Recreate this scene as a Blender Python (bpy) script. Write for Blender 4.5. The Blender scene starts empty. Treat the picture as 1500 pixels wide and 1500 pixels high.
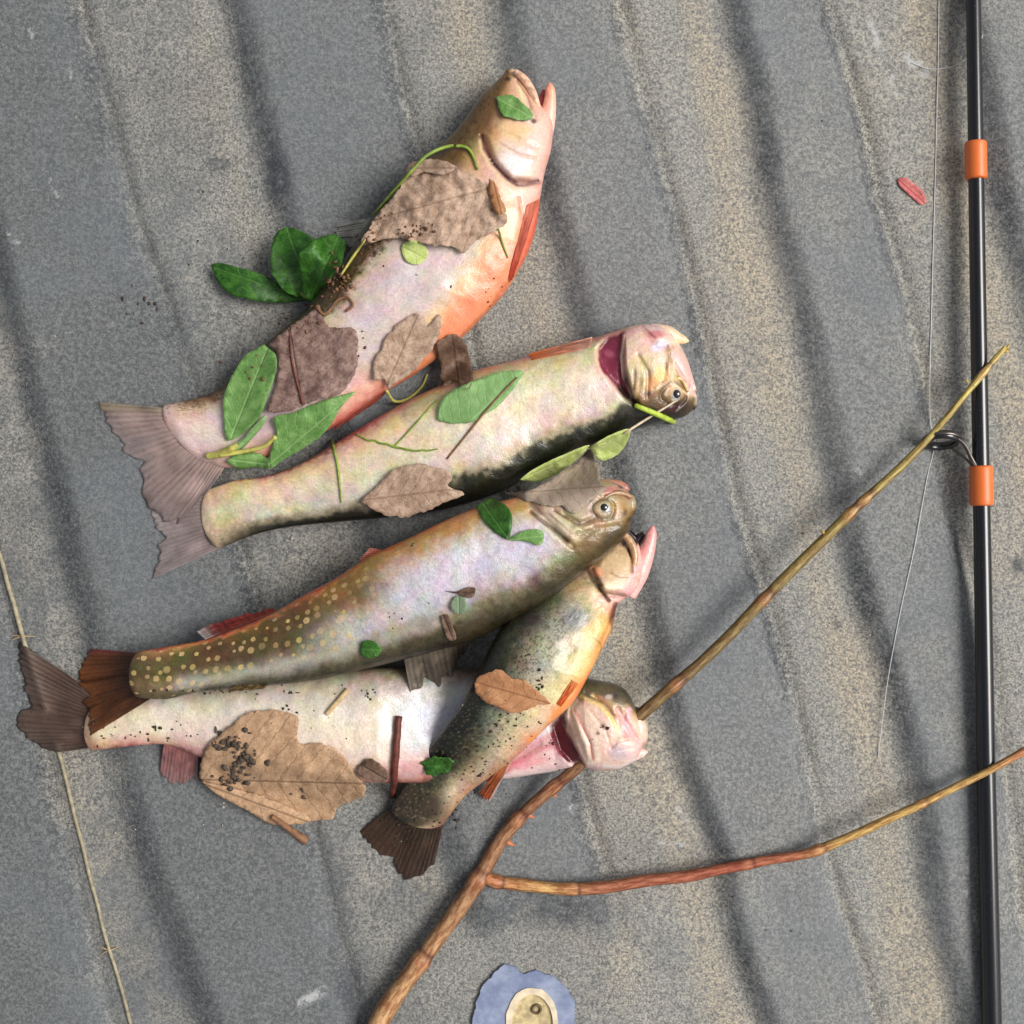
import bpy, math, random
import numpy as np
from mathutils import Vector, Matrix
from mathutils.bvhtree import BVHTree
from mathutils.geometry import delaunay_2d_cdt

random.seed(7)
rng = np.random.default_rng(11)
scene = bpy.context.scene
COL = scene.collection

# ------------------------------------------------------------------ camera, sky, sun, exposure
K = 0.0004            # metres per photo pixel on the mat
H = 0.80              # camera height
MM = 0.001
cam_d = bpy.data.cameras.new('camera')
cam = bpy.data.objects.new('camera', cam_d)
COL.objects.link(cam)
cam.location = (0, 0, H)
cam_d.sensor_width = 36
cam_d.lens = 36 * H / (1500 * K)
cam_d.clip_start = 0.01
cam_d.clip_end = 100
scene.camera = cam

SUN_EL = math.radians(50)
SUN_AZ = math.radians(86)      # compass style: 0 = up in the picture (+Y), clockwise to +X
world = bpy.data.worlds.new('World')
scene.world = world
world.use_nodes = True
wn, wl = world.node_tree.nodes, world.node_tree.links
bg = wn['Background']
sky = wn.new('ShaderNodeTexSky')
sky.sky_type = 'NISHITA'
sky.sun_disc = False
sky.sun_elevation = SUN_EL
sky.sun_rotation = SUN_AZ
sky.air_density = 1.0
sky.dust_density = 4.0
sky.ozone_density = 1.0
hs = wn.new('ShaderNodeHueSaturation')       # overcast: the sky is nearly grey
hs.inputs['Saturation'].default_value = 0.25
wl.new(sky.outputs[0], hs.inputs['Color'])
wl.new(hs.outputs[0], bg.inputs['Color'])
bg.inputs['Strength'].default_value = 0.05
sd = bpy.data.lights.new('sun', 'SUN')
sd.energy = 1.5
sd.angle = math.radians(32)
sd.color = (1.0, 0.96, 0.9)
sun = bpy.data.objects.new('sun', sd)
COL.objects.link(sun)
dirv = Vector((math.sin(SUN_AZ) * math.cos(SUN_EL), math.cos(SUN_AZ) * math.cos(SUN_EL), math.sin(SUN_EL)))
sun.rotation_euler = dirv.to_track_quat('Z', 'Y').to_euler()
sun.location = dirv * 3

vs = scene.view_settings
vs.view_transform = 'Standard'
vs.look = 'None'
vs.gamma = 1
vs.use_curve_mapping = False
vs.exposure = 1.02

# ------------------------------------------------------------------ helpers
def P(px, py, z):
    s = (H - z) / H
    return ((px - 750) * K * s, (750 - py) * K * s, z)

def PN(px, py, z):
    px, py, z = np.asarray(px, float), np.asarray(py, float), np.asarray(z, float)
    s = (H - z) / H
    return np.stack([(px - 750) * K * s, (750 - py) * K * s, z + 0 * px], -1)

def srgb(r, g, b):
    f = lambda c: (c / 255 / 12.92) if c / 255 <= 0.04045 else ((c / 255 + 0.055) / 1.055) ** 2.4
    return np.array([f(r), f(g), f(b)])

def sm(a, b, x):
    t = np.clip((x - a) / (b - a), 0, 1)
    return t * t * (3 - 2 * t)

class VNoise:
    def __init__(self, seed):
        self.t = np.random.default_rng(seed).random((64, 64))
    def __call__(self, x, y):
        x, y = np.asarray(x, float), np.asarray(y, float)
        xi, yi = np.floor(x).astype(int), np.floor(y).astype(int)
        fx, fy = x - xi, y - yi
        fx, fy = fx * fx * (3 - 2 * fx), fy * fy * (3 - 2 * fy)
        g = lambda i, j: self.t[i % 64, j % 64]
        a = g(xi, yi) * (1 - fx) + g(xi + 1, yi) * fx
        b = g(xi, yi + 1) * (1 - fx) + g(xi + 1, yi + 1) * fx
        return (a * (1 - fy) + b * fy) * 2 - 1
    def fbm(self, x, y, o=3):
        r, a = 0, 1
        for k in range(o):
            r = r + a * self(x * 2 ** k + 13.7 * k, y * 2 ** k + 5.1 * k); a *= 0.5
        return r
N1, N2, N3 = VNoise(1), VNoise(2), VNoise(3)

def catmull(pts, n):
    p = np.asarray(pts, float)
    if len(p) == 2:
        return p[0] + (p[1] - p[0]) * np.linspace(0, 1, n)[:, None]
    d = np.r_[0, np.cumsum(np.linalg.norm(np.diff(p[:, :2], axis=0), axis=1) + 1e-6)]
    ts = np.linspace(0, d[-1], n)
    m = np.zeros_like(p)
    m[1:-1] = (p[2:] - p[:-2]) / (d[2:] - d[:-2])[:, None]
    m[0] = (p[1] - p[0]) / (d[1] - d[0]); m[-1] = (p[-1] - p[-2]) / (d[-1] - d[-2])
    i = np.clip(np.searchsorted(d, ts, 'right') - 1, 0, len(p) - 2)
    h = (d[i + 1] - d[i])[:, None]; u = ((ts - d[i]) / h[:, 0])[:, None]
    return ((2*u**3 - 3*u**2 + 1) * p[i] + (u**3 - 2*u**2 + u) * h * m[i] + (-2*u**3 + 3*u**2) * p[i+1] + (u**3 - u**2) * h * m[i+1])

def seg_dist(x, y, pts):
    best = np.full(x.shape, 1e9)
    for (x0, y0), (x1, y1) in zip(pts[:-1], pts[1:]):
        dx, dy = x1 - x0, y1 - y0
        t = np.clip(((x - x0) * dx + (y - y0) * dy) / (dx * dx + dy * dy + 1e-9), 0, 1)
        best = np.minimum(best, np.hypot(x - x0 - t * dx, y - y0 - t * dy))
    return best

def poly_sd(x, y, pts):
    """signed distance, positive inside"""
    d = seg_dist(x, y, list(pts) + [pts[0]])
    ins = np.zeros(x.shape, bool)
    n = len(pts)
    for i in range(n):
        x0, y0 = pts[i]; x1, y1 = pts[(i + 1) % n]
        if y0 == y1: continue
        c = ((y0 > y) != (y1 > y)) & (x < (x1 - x0) * (y - y0) / (y1 - y0) + x0)
        ins ^= c
    return np.where(ins, d, -d)

def mesh_obj(name, verts, faces, mat, parent=None, smooth=True):
    me = bpy.data.meshes.new(name)
    if isinstance(faces, np.ndarray):
        me.vertices.add(len(verts)); me.vertices.foreach_set('co', np.asarray(verts, np.float32).ravel())
        nf, k = faces.shape
        me.loops.add(nf * k); me.loops.foreach_set('vertex_index', faces.astype(np.int32).ravel())
        me.polygons.add(nf)
        me.polygons.foreach_set('loop_start', (np.arange(nf) * k).astype(np.int32))
        me.polygons.foreach_set('loop_total', np.full(nf, k, np.int32))
        me.update(calc_edges=True)
    else:
        me.from_pydata([tuple(v) for v in verts], [], [tuple(f) for f in faces]); me.update()
    if smooth:
        me.polygons.foreach_set('use_smooth', np.ones(len(me.polygons), bool))
    if mat: me.materials.append(mat)
    o = bpy.data.objects.new(name, me)
    COL.objects.link(o)
    if parent: adopt(o, parent)
    return o

def world_loc(o):
    return o.location.copy() if o.type == 'EMPTY' else Vector((0, 0, 0))

def adopt(o, parent):
    o.parent = parent
    o.matrix_parent_inverse = Matrix.Translation(-world_loc(parent))

def tag(o, label, cat, group=None, kind=None):
    if label: o['label'] = label
    if cat: o['category'] = cat
    if group: o['group'] = group
    if kind: o['kind'] = kind
    return o

def thing(name, loc, label, cat, group=None):
    o = bpy.data.objects.new(name, None)
    o.empty_display_size = 0.01
    COL.objects.link(o); o.location = loc
    return tag(o, label, cat, group)

def fattr(me, name, arr):
    a = me.attributes.new(name, 'FLOAT', 'POINT'); a.data.foreach_set('value', np.asarray(arr, np.float32).ravel())
def vattr(me, name, arr):
    a = me.attributes.new(name, 'FLOAT_VECTOR', 'POINT'); a.data.foreach_set('vector', np.asarray(arr, np.float32).ravel())
def cattr(me, name, arr):
    a = me.attributes.new(name, 'FLOAT_COLOR', 'POINT')
    c = np.ones((len(arr), 4), np.float32); c[:, :3] = arr
    a.data.foreach_set('color', c.ravel())

# surfaces already built, for resting things on them
SURF = {}
def add_surf(name, verts, faces):
    SURF[name] = BVHTree.FromPolygons([tuple(v) for v in verts], [tuple(int(i) for i in f) for f in faces])
CAMV = Vector((0, 0, H))
def cast(px, py, exclude=(), only=None):
    """height of the topmost surface at a photo position"""
    d = (Vector(P(px, py, 0)) - CAMV).normalized()
    z = -1.0
    for n, t in SURF.items():
        if n in exclude or (only and n not in only): continue
        h = t.ray_cast(CAMV, d)
        if h[0] is not None and h[0].z > z: z = h[0].z
    return max(z, 0.0)

def tube_mesh(pts, rad, seg=10, cap=True):
    p = np.asarray(pts, float); n = len(p)
    rad = np.broadcast_to(np.asarray(rad, float), (n,))
    t = np.gradient(p, axis=0); t /= np.linalg.norm(t, axis=1)[:, None] + 1e-12
    up = np.array([0, 0, 1.0])
    if abs(t[0] @ up) > 0.95: up = np.array([1.0, 0, 0])
    a = np.cross(t, up); a /= np.linalg.norm(a, axis=1)[:, None] + 1e-12
    b = np.cross(a, t)
    th = np.arange(seg) * 2 * np.pi / seg
    v = p[:, None] + rad[:, None, None] * (np.cos(th)[None, :, None] * a[:, None] + np.sin(th)[None, :, None] * b[:, None])
    v = v.reshape(-1, 3); f = []
    for i in range(n - 1):
        for j in range(seg):
            k = (j + 1) % seg
            f.append((i*seg+j, (i+1)*seg+j, (i+1)*seg+k, i*seg+k))
    if cap:
        f.append(tuple(range(seg))); f.append(tuple((n-1)*seg + j for j in range(seg))[::-1])
    return v, f

# ------------------------------------------------------------------ material helpers
class MT:
    def __init__(self, name):
        self.m = bpy.data.materials.new(name); self.m.use_nodes = True
        self.n, self.l = self.m.node_tree.nodes, self.m.node_tree.links
        self.b = self.n['Principled BSDF']
    def new(self, t, **kw):
        nd = self.n.new(t)
        for k, v in kw.items(): setattr(nd, k, v)
        return nd
    def link(self, a, b): self.l.new(a, b)
    def val(self, sock, v):
        if isinstance(v, bpy.types.NodeSocket): self.l.new(v, sock)
        else:
            if isinstance(v, (np.ndarray, tuple, list)) and sock.type == 'RGBA' and len(v) == 3: v = (*[float(c) for c in v], 1)
            sock.default_value = v
    def attr(self, name, out='Fac'):
        a = self.new('ShaderNodeAttribute', attribute_name=name); return a.outputs[out]
    def obj(self):
        return self.new('ShaderNodeTexCoord').outputs['Object']
    def noise(self, vec, scale, detail=3, rough=0.55, out='Fac', dist=0.0):
        t = self.new('ShaderNodeTexNoise'); self.link(vec, t.inputs['Vector'])
        t.inputs['Scale'].default_value = scale; t.inputs['Detail'].default_value = detail
        t.inputs['Roughness'].default_value = rough; t.inputs['Distortion'].default_value = dist
        return t.outputs[out]
    def voro(self, vec, scale, out='Distance', feature='F1', rnd=1.0, dim='3D'):
        t = self.new('ShaderNodeTexVoronoi', feature=feature, voronoi_dimensions=dim); self.link(vec, t.inputs['Vector'])
        t.inputs['Scale'].default_value = scale; t.inputs['Randomness'].default_value = rnd
        return t.outputs[out]
    def ramp(self, fac, lo, hi):
        r = self.new('ShaderNodeMapRange', interpolation_type='SMOOTHSTEP'); self.link(fac, r.inputs[0])
        r.inputs[1].default_value = lo; r.inputs[2].default_value = hi
        return r.outputs[0]
    def math(self, op, a, b=0.0):
        r = self.new('ShaderNodeMath', operation=op); self.val(r.inputs[0], a); self.val(r.inputs[1], b); return r.outputs[0]
    def mix(self, fac, a, b, mode='MIX'):
        r = self.new('ShaderNodeMix', data_type='RGBA', blend_type=mode)
        self.val(r.inputs[0], fac); self.val(r.inputs[6], a); self.val(r.inputs[7], b)
        return r.outputs[2]
    def bump(self, h, strength, dist, prev=None):
        r = self.new('ShaderNodeBump'); self.link(h, r.inputs['Height'])
        r.inputs['Strength'].default_value = strength; r.inputs['Distance'].default_value = dist
        if prev: self.link(prev, r.inputs['Normal'])
        return r.outputs[0]
    def out(self, col, rough=0.6, nrm=None, spec=0.5, coat=0.0, metal=0.0):
        self.val(self.b.inputs['Base Color'], col); self.val(self.b.inputs['Roughness'], rough)
        self.b.inputs['Specular IOR Level'].default_value = spec
        self.b.inputs['Coat Weight'].default_value = coat; self.b.inputs['Coat Roughness'].default_value = 0.25
        self.b.inputs['Metallic'].default_value = metal
        if nrm: self.link(nrm, self.b.inputs['Normal'])
        return self.m

def simple(name, col, rough=0.6, var=0.25, scale=300, bump=0.2, spec=0.4, metal=0.0, coat=0.0):
    t = MT(name); o = t.obj()
    n = t.noise(o, scale, 4)
    c = t.mix(t.ramp(n, 0.3, 0.7), np.array(col) * (1 - var), np.clip(np.array(col) * (1 + var), 0, 1))
    return t.out(c, rough, t.bump(n, bump, 0.0004), spec, coat, metal)

# ------------------------------------------------------------------ ribbed truck-bed liner
RIBS = [  # rows: photo y, left foot, left top, right top, right foot
    [(0, -105, -60, 95, 125), (300, -35, 5, 165, 200), (550, 20, 65, 250, 280), (800, 72, 128, 328, 352), (1050, 135, 190, 398, 425), (1270, 198, 252, 450, 478), (1450, 265, 320, 492, 520)],
    [(0, 315, 366, 535, 562), (300, 393, 442, 612, 640), (550, 455, 500, 680, 708), (800, 520, 568, 742, 770), (1050, 590, 638, 805, 832), (1270, 650, 700, 860, 890), (1450, 700, 750, 905, 935)],
    [(0, 705, 762, 880, 910), (300, 785, 832, 963, 990), (550, 845, 890, 1012, 1042), (727, 885, 932, 1050, 1080), (833, 912, 955, 1085, 1112), (977, 945, 985, 1130, 1152), (1126, 985, 1022, 1160, 1187), (1233, 1030, 1066, 1180, 1208), (1393, 1064, 1100, 1235, 1262), (1490, 1095, 1132, 1255, 1280)],
    [(0, 1048, 1092, 1190, 1216), (300, 1105, 1150, 1270, 1295), (550, 1163, 1208, 1328, 1352), (753, 1210, 1252, 1378, 1398), (860, 1234, 1278, 1408, 1428), (967, 1268, 1308, 1428, 1452), (1073, 1298, 1338, 1442, 1466), (1153, 1320, 1358, 1452, 1478), (1313, 1346, 1386, 1475, 1500), (1446, 1374, 1412, 1500, 1525)],
]
def shift(r, dx): return [(y, a + dx, b + dx, c + dx, d + dx) for (y, a, b, c, d) in r]
RIBS += [shift(RIBS[0], -365), shift(RIBS[0], -740), shift(RIBS[3], 335), shift(RIBS[3], 670), shift(RIBS[3], 1005)]
def lin(y, ys, vs_):
    ys, vs_ = np.asarray(ys, float), np.asarray(vs_, float)
    r = np.interp(y, ys, vs_)
    s0 = (vs_[1] - vs_[0]) / (ys[1] - ys[0]); s1 = (vs_[-1] - vs_[-2]) / (ys[-1] - ys[-2])
    r = np.where(y < ys[0], vs_[0] + s0 * (y - ys[0]), r)
    return np.where(y > ys[-1], vs_[-1] + s1 * (y - ys[-1]), r)
RIB_H = 8.0 * MM
def rib_at(px, py):
    """mask of the raised bands, their height (they fall off to the right), groove at the right foot, warm dust strip"""
    w = 6 * N1(py / 150, px / 400 + 3) + 1.5 * N2(py / 60, px / 90)
    x = px + w
    m = np.zeros(px.shape); h = np.zeros(px.shape); groove = np.zeros(px.shape); tan = np.zeros(px.shape)
    for r in RIBS:
        a = np.array(r, float)
        g = [lin(py, a[:, 0], a[:, k]) for k in (1, 2, 3, 4)]
        k = sm(g[0] - 8, g[1] + 12, x) * (1 - sm(g[2] - 6, g[3] + 2, x))
        p = np.clip((x - g[1]) / (g[2] - g[1]), 0, 1.2)
        m = np.maximum(m, k); h = np.maximum(h, k * (1 - 0.62 * p))
        groove = np.maximum(groove, np.exp(-((x - g[3] + 4) / 13) ** 2))
        tan = np.maximum(tan, np.exp(-((x - g[0] + 34) / 30) ** 2))
    d = np.hypot((px - 790) / 1.15, py - 1490)          # flat pad round the fixing
    k = sm(120, 215, d + 25 * N3(px / 70, py / 70))
    return m * k, h * k, groove * k, tan * k
def mat_z(px, py):
    rb, h, gr, tn = rib_at(px, py)
    return 3.0 * MM + h * RIB_H * (1 + 0.15 * N2(px / 200, py / 200)) - 3.4 * MM * gr * (0.75 + 0.35 * N3(px / 120, py / 120)) + 0.9 * MM * N1.fbm(px / 160, py / 160, 3), rb

n = 620; half = 0.47
gx = np.linspace(-half, half, n)
X, Y = np.meshgrid(gx, gx)
PX, PY = X / K + 750, 750 - Y / K
Z, RB = mat_z(PX, PY)
vv = np.stack([X, Y, Z], -1).reshape(-1, 3)
idx = np.arange(n * n).reshape(n, n)
ff = np.stack([idx[:-1, :-1], idx[:-1, 1:], idx[1:, 1:], idx[1:, :-1]], -1).reshape(-1, 4)

t = MT('liner_plastic')
o = t.obj()
dust = t.attr('dust')
sp1 = t.noise(o, 430, 5, 0.8)
sp2 = t.noise(o, 800, 3, 0.7)
cl = t.noise(o, 38, 4, 0.6)
cl2 = t.noise(o, 11, 3, 0.6)
grain = t.math('ADD', t.math('MULTIPLY', sp1, 0.65), t.math('MULTIPLY', sp2, 0.35))
base = t.mix(t.ramp(grain, 0.40, 0.64), t.mix(t.attr('side'), srgb(82, 85, 87), srgb(103, 105, 106)), t.mix(t.attr('side'), srgb(127, 129, 129), srgb(154, 155, 154)))  # both tones painted darker leftward for the shade on that side
base = t.mix(t.math('MULTIPLY', t.ramp(cl2, 0.42, 0.7), 0.35), base, srgb(112, 119, 126))
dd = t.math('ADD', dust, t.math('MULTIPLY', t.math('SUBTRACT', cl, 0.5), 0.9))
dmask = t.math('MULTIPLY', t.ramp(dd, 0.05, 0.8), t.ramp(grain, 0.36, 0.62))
bare = t.math('MULTIPLY', t.attr('bare'), t.ramp(t.noise(o, 130, 4, .7), .25, .6))  # bare plastic plus painted shade on rib slopes and grooves
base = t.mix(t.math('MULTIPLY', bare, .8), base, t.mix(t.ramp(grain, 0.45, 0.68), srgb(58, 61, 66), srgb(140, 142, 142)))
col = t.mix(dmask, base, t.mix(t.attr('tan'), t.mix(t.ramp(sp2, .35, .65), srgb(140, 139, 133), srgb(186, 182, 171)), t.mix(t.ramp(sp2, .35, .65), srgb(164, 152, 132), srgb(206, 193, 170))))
pits = t.ramp(t.noise(o, 520, 3, 0.65), 0.36, 0.26)
col = t.mix(t.math('MULTIPLY', pits, 0.55), col, srgb(52, 54, 58))
fle = t.ramp(t.voro(o, 260), 0.085, 0.04)
fle = t.math('MULTIPLY', fle, t.ramp(t.noise(o, 60, 2), 0.56, 0.66))
col = t.mix(t.math('MULTIPLY', fle, 0.8), col, srgb(205, 205, 200))
scf = t.math('MULTIPLY', t.attr('scuff'), t.ramp(t.noise(o, 240, 3, 0.7), 0.42, 0.6))
col = t.mix(t.math('MULTIPLY', scf, .6), col, srgb(206, 208, 208))
dk = t.math('MULTIPLY', t.attr('dark_patches'), t.ramp(t.noise(o, 160, 4, 0.7), 0.3, 0.6))
col = t.mix(dk, col, srgb(62, 66, 76))
nb = t.bump(grain, 0.8, 0.0016)
m_liner = t.out(col, 0.75, nb, 0.3)
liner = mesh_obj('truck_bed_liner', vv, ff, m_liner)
liner['kind'] = 'structure'
lr_shade = sm(-200, 1300, PX.ravel() - 0.2 * PY.ravel())  # left-to-right ramp for shade painted through the dust
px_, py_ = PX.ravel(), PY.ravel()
rbv = RB.ravel(); dust_shade = (1 - rbv) ** 2.2 * (0.34 + 0.5 * lr_shade) + rbv ** 3 * (0.02 + .12 * lr_shade) + 0.15 * N3.fbm(px_ / 120, py_ / 260)  # valley dust, thinned leftward to put the left side's shade into colour
fattr(liner.data, 'tan', np.clip(rib_at(px_, py_)[3] * (.3 + .8 * lr_shade) + .35 * N1.fbm(px_ / 90, py_ / 140), 0, 1))
fattr(liner.data, 'side', sm(0, 1100, px_ - .15 * py_))  # left side's shade, put into the plastic colour
fattr(liner.data, 'bare', np.clip(4 * rbv * (1 - rbv) + .6 * rib_at(px_, py_)[2], 0, 1) * (.75 + .5 * N2.fbm(px_ / 60, py_ / 120)))  # slopes and grooves darkened in colour, for shade as well as missing dust
fattr(liner.data, 'dust', np.clip(dust_shade, 0, 1))
scuff = np.zeros(px_.shape)
for (pts, w) in [([(1272, 35), (1290, 80)], 6), ([(1300, 110), (1312, 140)], 7), ([(1328, 85), (1350, 108)], 14), ([(1408, 1262), (1404, 1290), (1425, 1350), (1432, 1375)], 4),
                 ([(445, 1462), (475, 1446)], 10), ([(50, 48), (53, 60)], 3), ([(108, 108), (112, 125)], 3), ([(80, 268), (90, 292)], 3), ([(20, 348), (36, 362)], 4),
                 ([(1248, 690), (1254, 694)], 5), ([(990, 1180), (1012, 1212)], 4), ([(965, 1233), (1000, 1236)], 4), ([(836, 1178), (840, 1190)], 4), ([(1058, 1330), (1063, 1350)], 4)]:
    scuff = np.maximum(scuff, sm(w, w * 0.3, seg_dist(px_, py_, pts)))
fattr(liner.data, 'scuff', scuff)
dark_patches = np.zeros(px_.shape)
for (x, y, rx, ry, a) in [(410, 265, 22, 45, .8), (322, 243, 22, 14, .6), (1224, 914, 9, 8, .9), (1488, 828, 12, 16, .7), (520, 1445, 30, 40, .5), (220, 365, 14, 22, .5), (1370, 60, 40, 110, .25), (800, 1335, 95, 30, .5), (500, 1300, 26, 80, .3)]:  # dark patches, among them painted shade at the rib end and beside the rod
    dark_patches = np.maximum(dark_patches, a * sm(1.3, 0.3, np.hypot((px_ - x) / rx, (py_ - y) / ry)))
fattr(liner.data, 'dark_patches', dark_patches)
add_surf('liner', vv.reshape(n, n, 3)[::4, ::4].reshape(-1, 3), np.stack([(lambda q: q)(np.arange(155 * 155).reshape(155, 155))[:-1, :-1], np.arange(155 * 155).reshape(155, 155)[:-1, 1:], np.arange(155 * 155).reshape(155, 155)[1:, 1:], np.arange(155 * 155).reshape(155, 155)[1:, :-1]], -1).reshape(-1, 4))

def tube_px(name, pts, rad_px, mat, z=None, lift=None, parent=None, seg=8, npt=40, wob=0.0, seed=0, zadd=None, exclude=(), only=None, surf=False):
    """stem through photo positions; z: list of mm heights, or None to lie on what is below"""
    p = catmull(pts, npt)
    if wob:
        p = p + wob * np.stack([N1(np.arange(npt) * .31 + seed, 0 * np.arange(npt) + 1.3), N2(np.arange(npt) * .31 + seed, 0 * np.arange(npt) + 4.1)], -1)
    r_ = np.interp(np.linspace(0, 1, npt), np.linspace(0, 1, len(np.atleast_1d(rad_px))), np.atleast_1d(rad_px)) * K
    if z is None:
        fl = np.array([cast(a_, b_, exclude, only) for a_, b_ in p]) + (r_ * 0.9 if lift is None else lift * MM)
        zz = fl.copy()
        for _ in range(60):
            av = zz.copy(); av[1:-1] = (zz[:-2] + zz[2:]) / 2
            zz = np.maximum(fl, av)
    else:
        zz = np.interp(np.linspace(0, 1, npt), np.linspace(0, 1, len(z)), z) * MM
    if zadd is not None: zz = zz + zadd(np.linspace(0, 1, npt)) * MM
    v, f = tube_mesh(PN(p[:, 0], p[:, 1], zz), r_, seg)
    o = mesh_obj(name, v, f, mat, parent)
    if surf: add_surf(name + str(len(SURF)), v, [q for q in f if len(q) == 4])
    return o

ST_GREEN = simple('stem_green', srgb(126, 150, 60), 0.5, 0.3, 200)
ST_YEL = simple('stem_yellow', srgb(190, 184, 96), 0.5, 0.25, 200)
ST_RED = simple('stem_red_brown', srgb(96, 46, 34), 0.55, 0.3, 300)
ST_BROWN = simple('stem_brown', srgb(124, 88, 62), 0.65, 0.3, 300)
ST_TAN = simple('stem_tan', srgb(186, 160, 120), 0.6, 0.25, 300)
ST_STRAW = simple('straw_grey', srgb(150, 140, 116), 0.6, 0.3, 300)
ST_PALE = simple('stem_pale', srgb(206, 186, 160), 0.6, 0.2, 300)

# ------------------------------------------------------------------ straw
r = thing('dry_straw', P(60, 1050, .004), 'long thin dry straw running under the tail of the white-bellied trout', 'straw')
tube_px('stalk', [(-25,740),(0,815),(18,876),(33,930),(60,1020),(88,1112),(112,1205),(136,1300),(160,1392),(178,1450),(205,1545)], [3.2, 3.4, 3, 2.8, 2.6, 2.6], ST_STRAW, parent=r, npt=90, wob=1.2, surf=True, only=('liner',))
for x, y, l in ((33, 932, 18), (160, 1392, 14)):
    for k_ in range(3):
        an = rng.uniform(-.5, .5) + (0 if k_ % 2 else math.pi)
        tube_px('node_fibre', [(x, y), (x + math.cos(an) * l * .6, y + math.sin(an) * l * .5), (x + math.cos(an) * l, y + math.sin(an) * l)], [1.2, .9, .5], ST_TAN, parent=r, npt=8, only=('liner',), lift=1.2)

# ------------------------------------------------------------------ fish
S = srgb
def fish_material(name, spot_scale=0.13, spot_r=(0.20, 0.28), spot_col=(0.72, 0.55, 0.16), irid=0.25, rough=0.33, speck=0.35):
    t = MT(name)
    fc = t.attr('fc', 'Vector'); col = t.attr('col', 'Color')
    n1 = t.noise(fc, 0.22, 4, 0.6)
    nc = t.noise(fc, 0.07, 3, 0.6, out='Color')
    ir = t.attr('irid')
    sat = t.new('ShaderNodeHueSaturation'); t.link(nc, sat.inputs['Color']); sat.inputs['Saturation'].default_value = 1.3; sat.inputs['Value'].default_value = 1.25
    col = t.mix(t.math('MULTIPLY', ir, irid), col, sat.outputs[0], 'SOFT_LIGHT')
    # mottling
    mo = t.mix(t.ramp(t.noise(fc, 0.45, 6, 0.7), 0.3, 0.7), (0.84, 0.83, 0.81), (1.1, 1.09, 1.08))
    col = t.mix(0.9, col, mo, 'MULTIPLY')
    # small scale flecks following the scales
    sc = t.voro(fc, 0.85, dim='2D')
    scc = t.voro(fc, 0.85, out='Color', dim='2D')
    bw = t.new('ShaderNodeRGBToBW'); t.link(scc, bw.inputs[0])
    fl = t.mix(bw.outputs[0], (1 - speck * .8,) * 3, (1 + speck * 0.6,) * 3)
    col = t.mix(t.attr('irid'), col, t.mix(1.0, col, fl, 'MULTIPLY'))
    # pale spots
    vd = t.voro(fc, spot_scale, rnd=0.75, dim='2D'); vc = t.voro(fc, spot_scale, out='Color', rnd=0.75, dim='2D')
    b2 = t.new('ShaderNodeSeparateColor'); t.link(vc, b2.inputs[0])
    rr = t.math('ADD', t.math('MULTIPLY', b2.outputs[0], spot_r[1] - spot_r[0]), spot_r[0])
    dd_ = t.math('SUBTRACT', rr, t.math('ADD', vd, t.math('MULTIPLY', t.math('SUBTRACT', t.noise(fc, 0.6, 2), 0.5), 0.16)))
    sp = t.math('MULTIPLY', t.ramp(dd_, -0.02, 0.05), t.attr('spot'))
    scol = t.mix(b2.outputs[1], spot_col, tuple(np.array(spot_col) * np.array([1.05, 0.95, 1.7])))
    col = t.mix(t.math('MULTIPLY', sp, t.math('ADD', t.math('MULTIPLY', b2.outputs[2], .5), .25)), col, scol)
    # vermiculated dark marks
    vm = t.ramp(t.noise(fc, 0.33, 3, 0.6, dist=1.2), 0.5, 0.62)
    col = t.mix(t.math('MULTIPLY', vm, t.attr('verm')), col, t.mix(1.0, col, (0.22, 0.22, 0.18), 'MULTIPLY'))
    dm = t.math('MULTIPLY', t.ramp(t.noise(fc, 0.32, 7, 0.8), 0.56, 0.66), t.attr('dirt'))
    col = t.mix(dm, col, S(74, 54, 36))
    dm2 = t.math('MULTIPLY', t.ramp(t.noise(fc, 1.1, 3, 0.6), 0.66, 0.72), t.attr('dirt'))
    col = t.mix(dm2, col, S(38, 28, 20))
    nb = t.bump(sc, 0.25, 0.0005)
    nb = t.bump(t.noise(fc, 0.12, 3), 0.25, 0.003, nb)
    t.b.inputs['Subsurface Weight'].default_value = 0.05
    t.b.inputs['Subsurface Radius'].default_value = (0.006, 0.003, 0.002)
    t.b.inputs['Subsurface Scale'].default_value = 0.5
    return t.out(col, t.math('ADD', t.math('MULTIPLY', t.noise(fc, 0.5, 3), .3), rough - .14), nb, 0.5, 0.34)

def ramp_eval(stops, x):
    xs = [s[0] for s in stops]; cs = np.array([s[1] for s in stops])
    return np.stack([np.interp(x, xs, cs[:, k]) for k in range(3)], -1)

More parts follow.
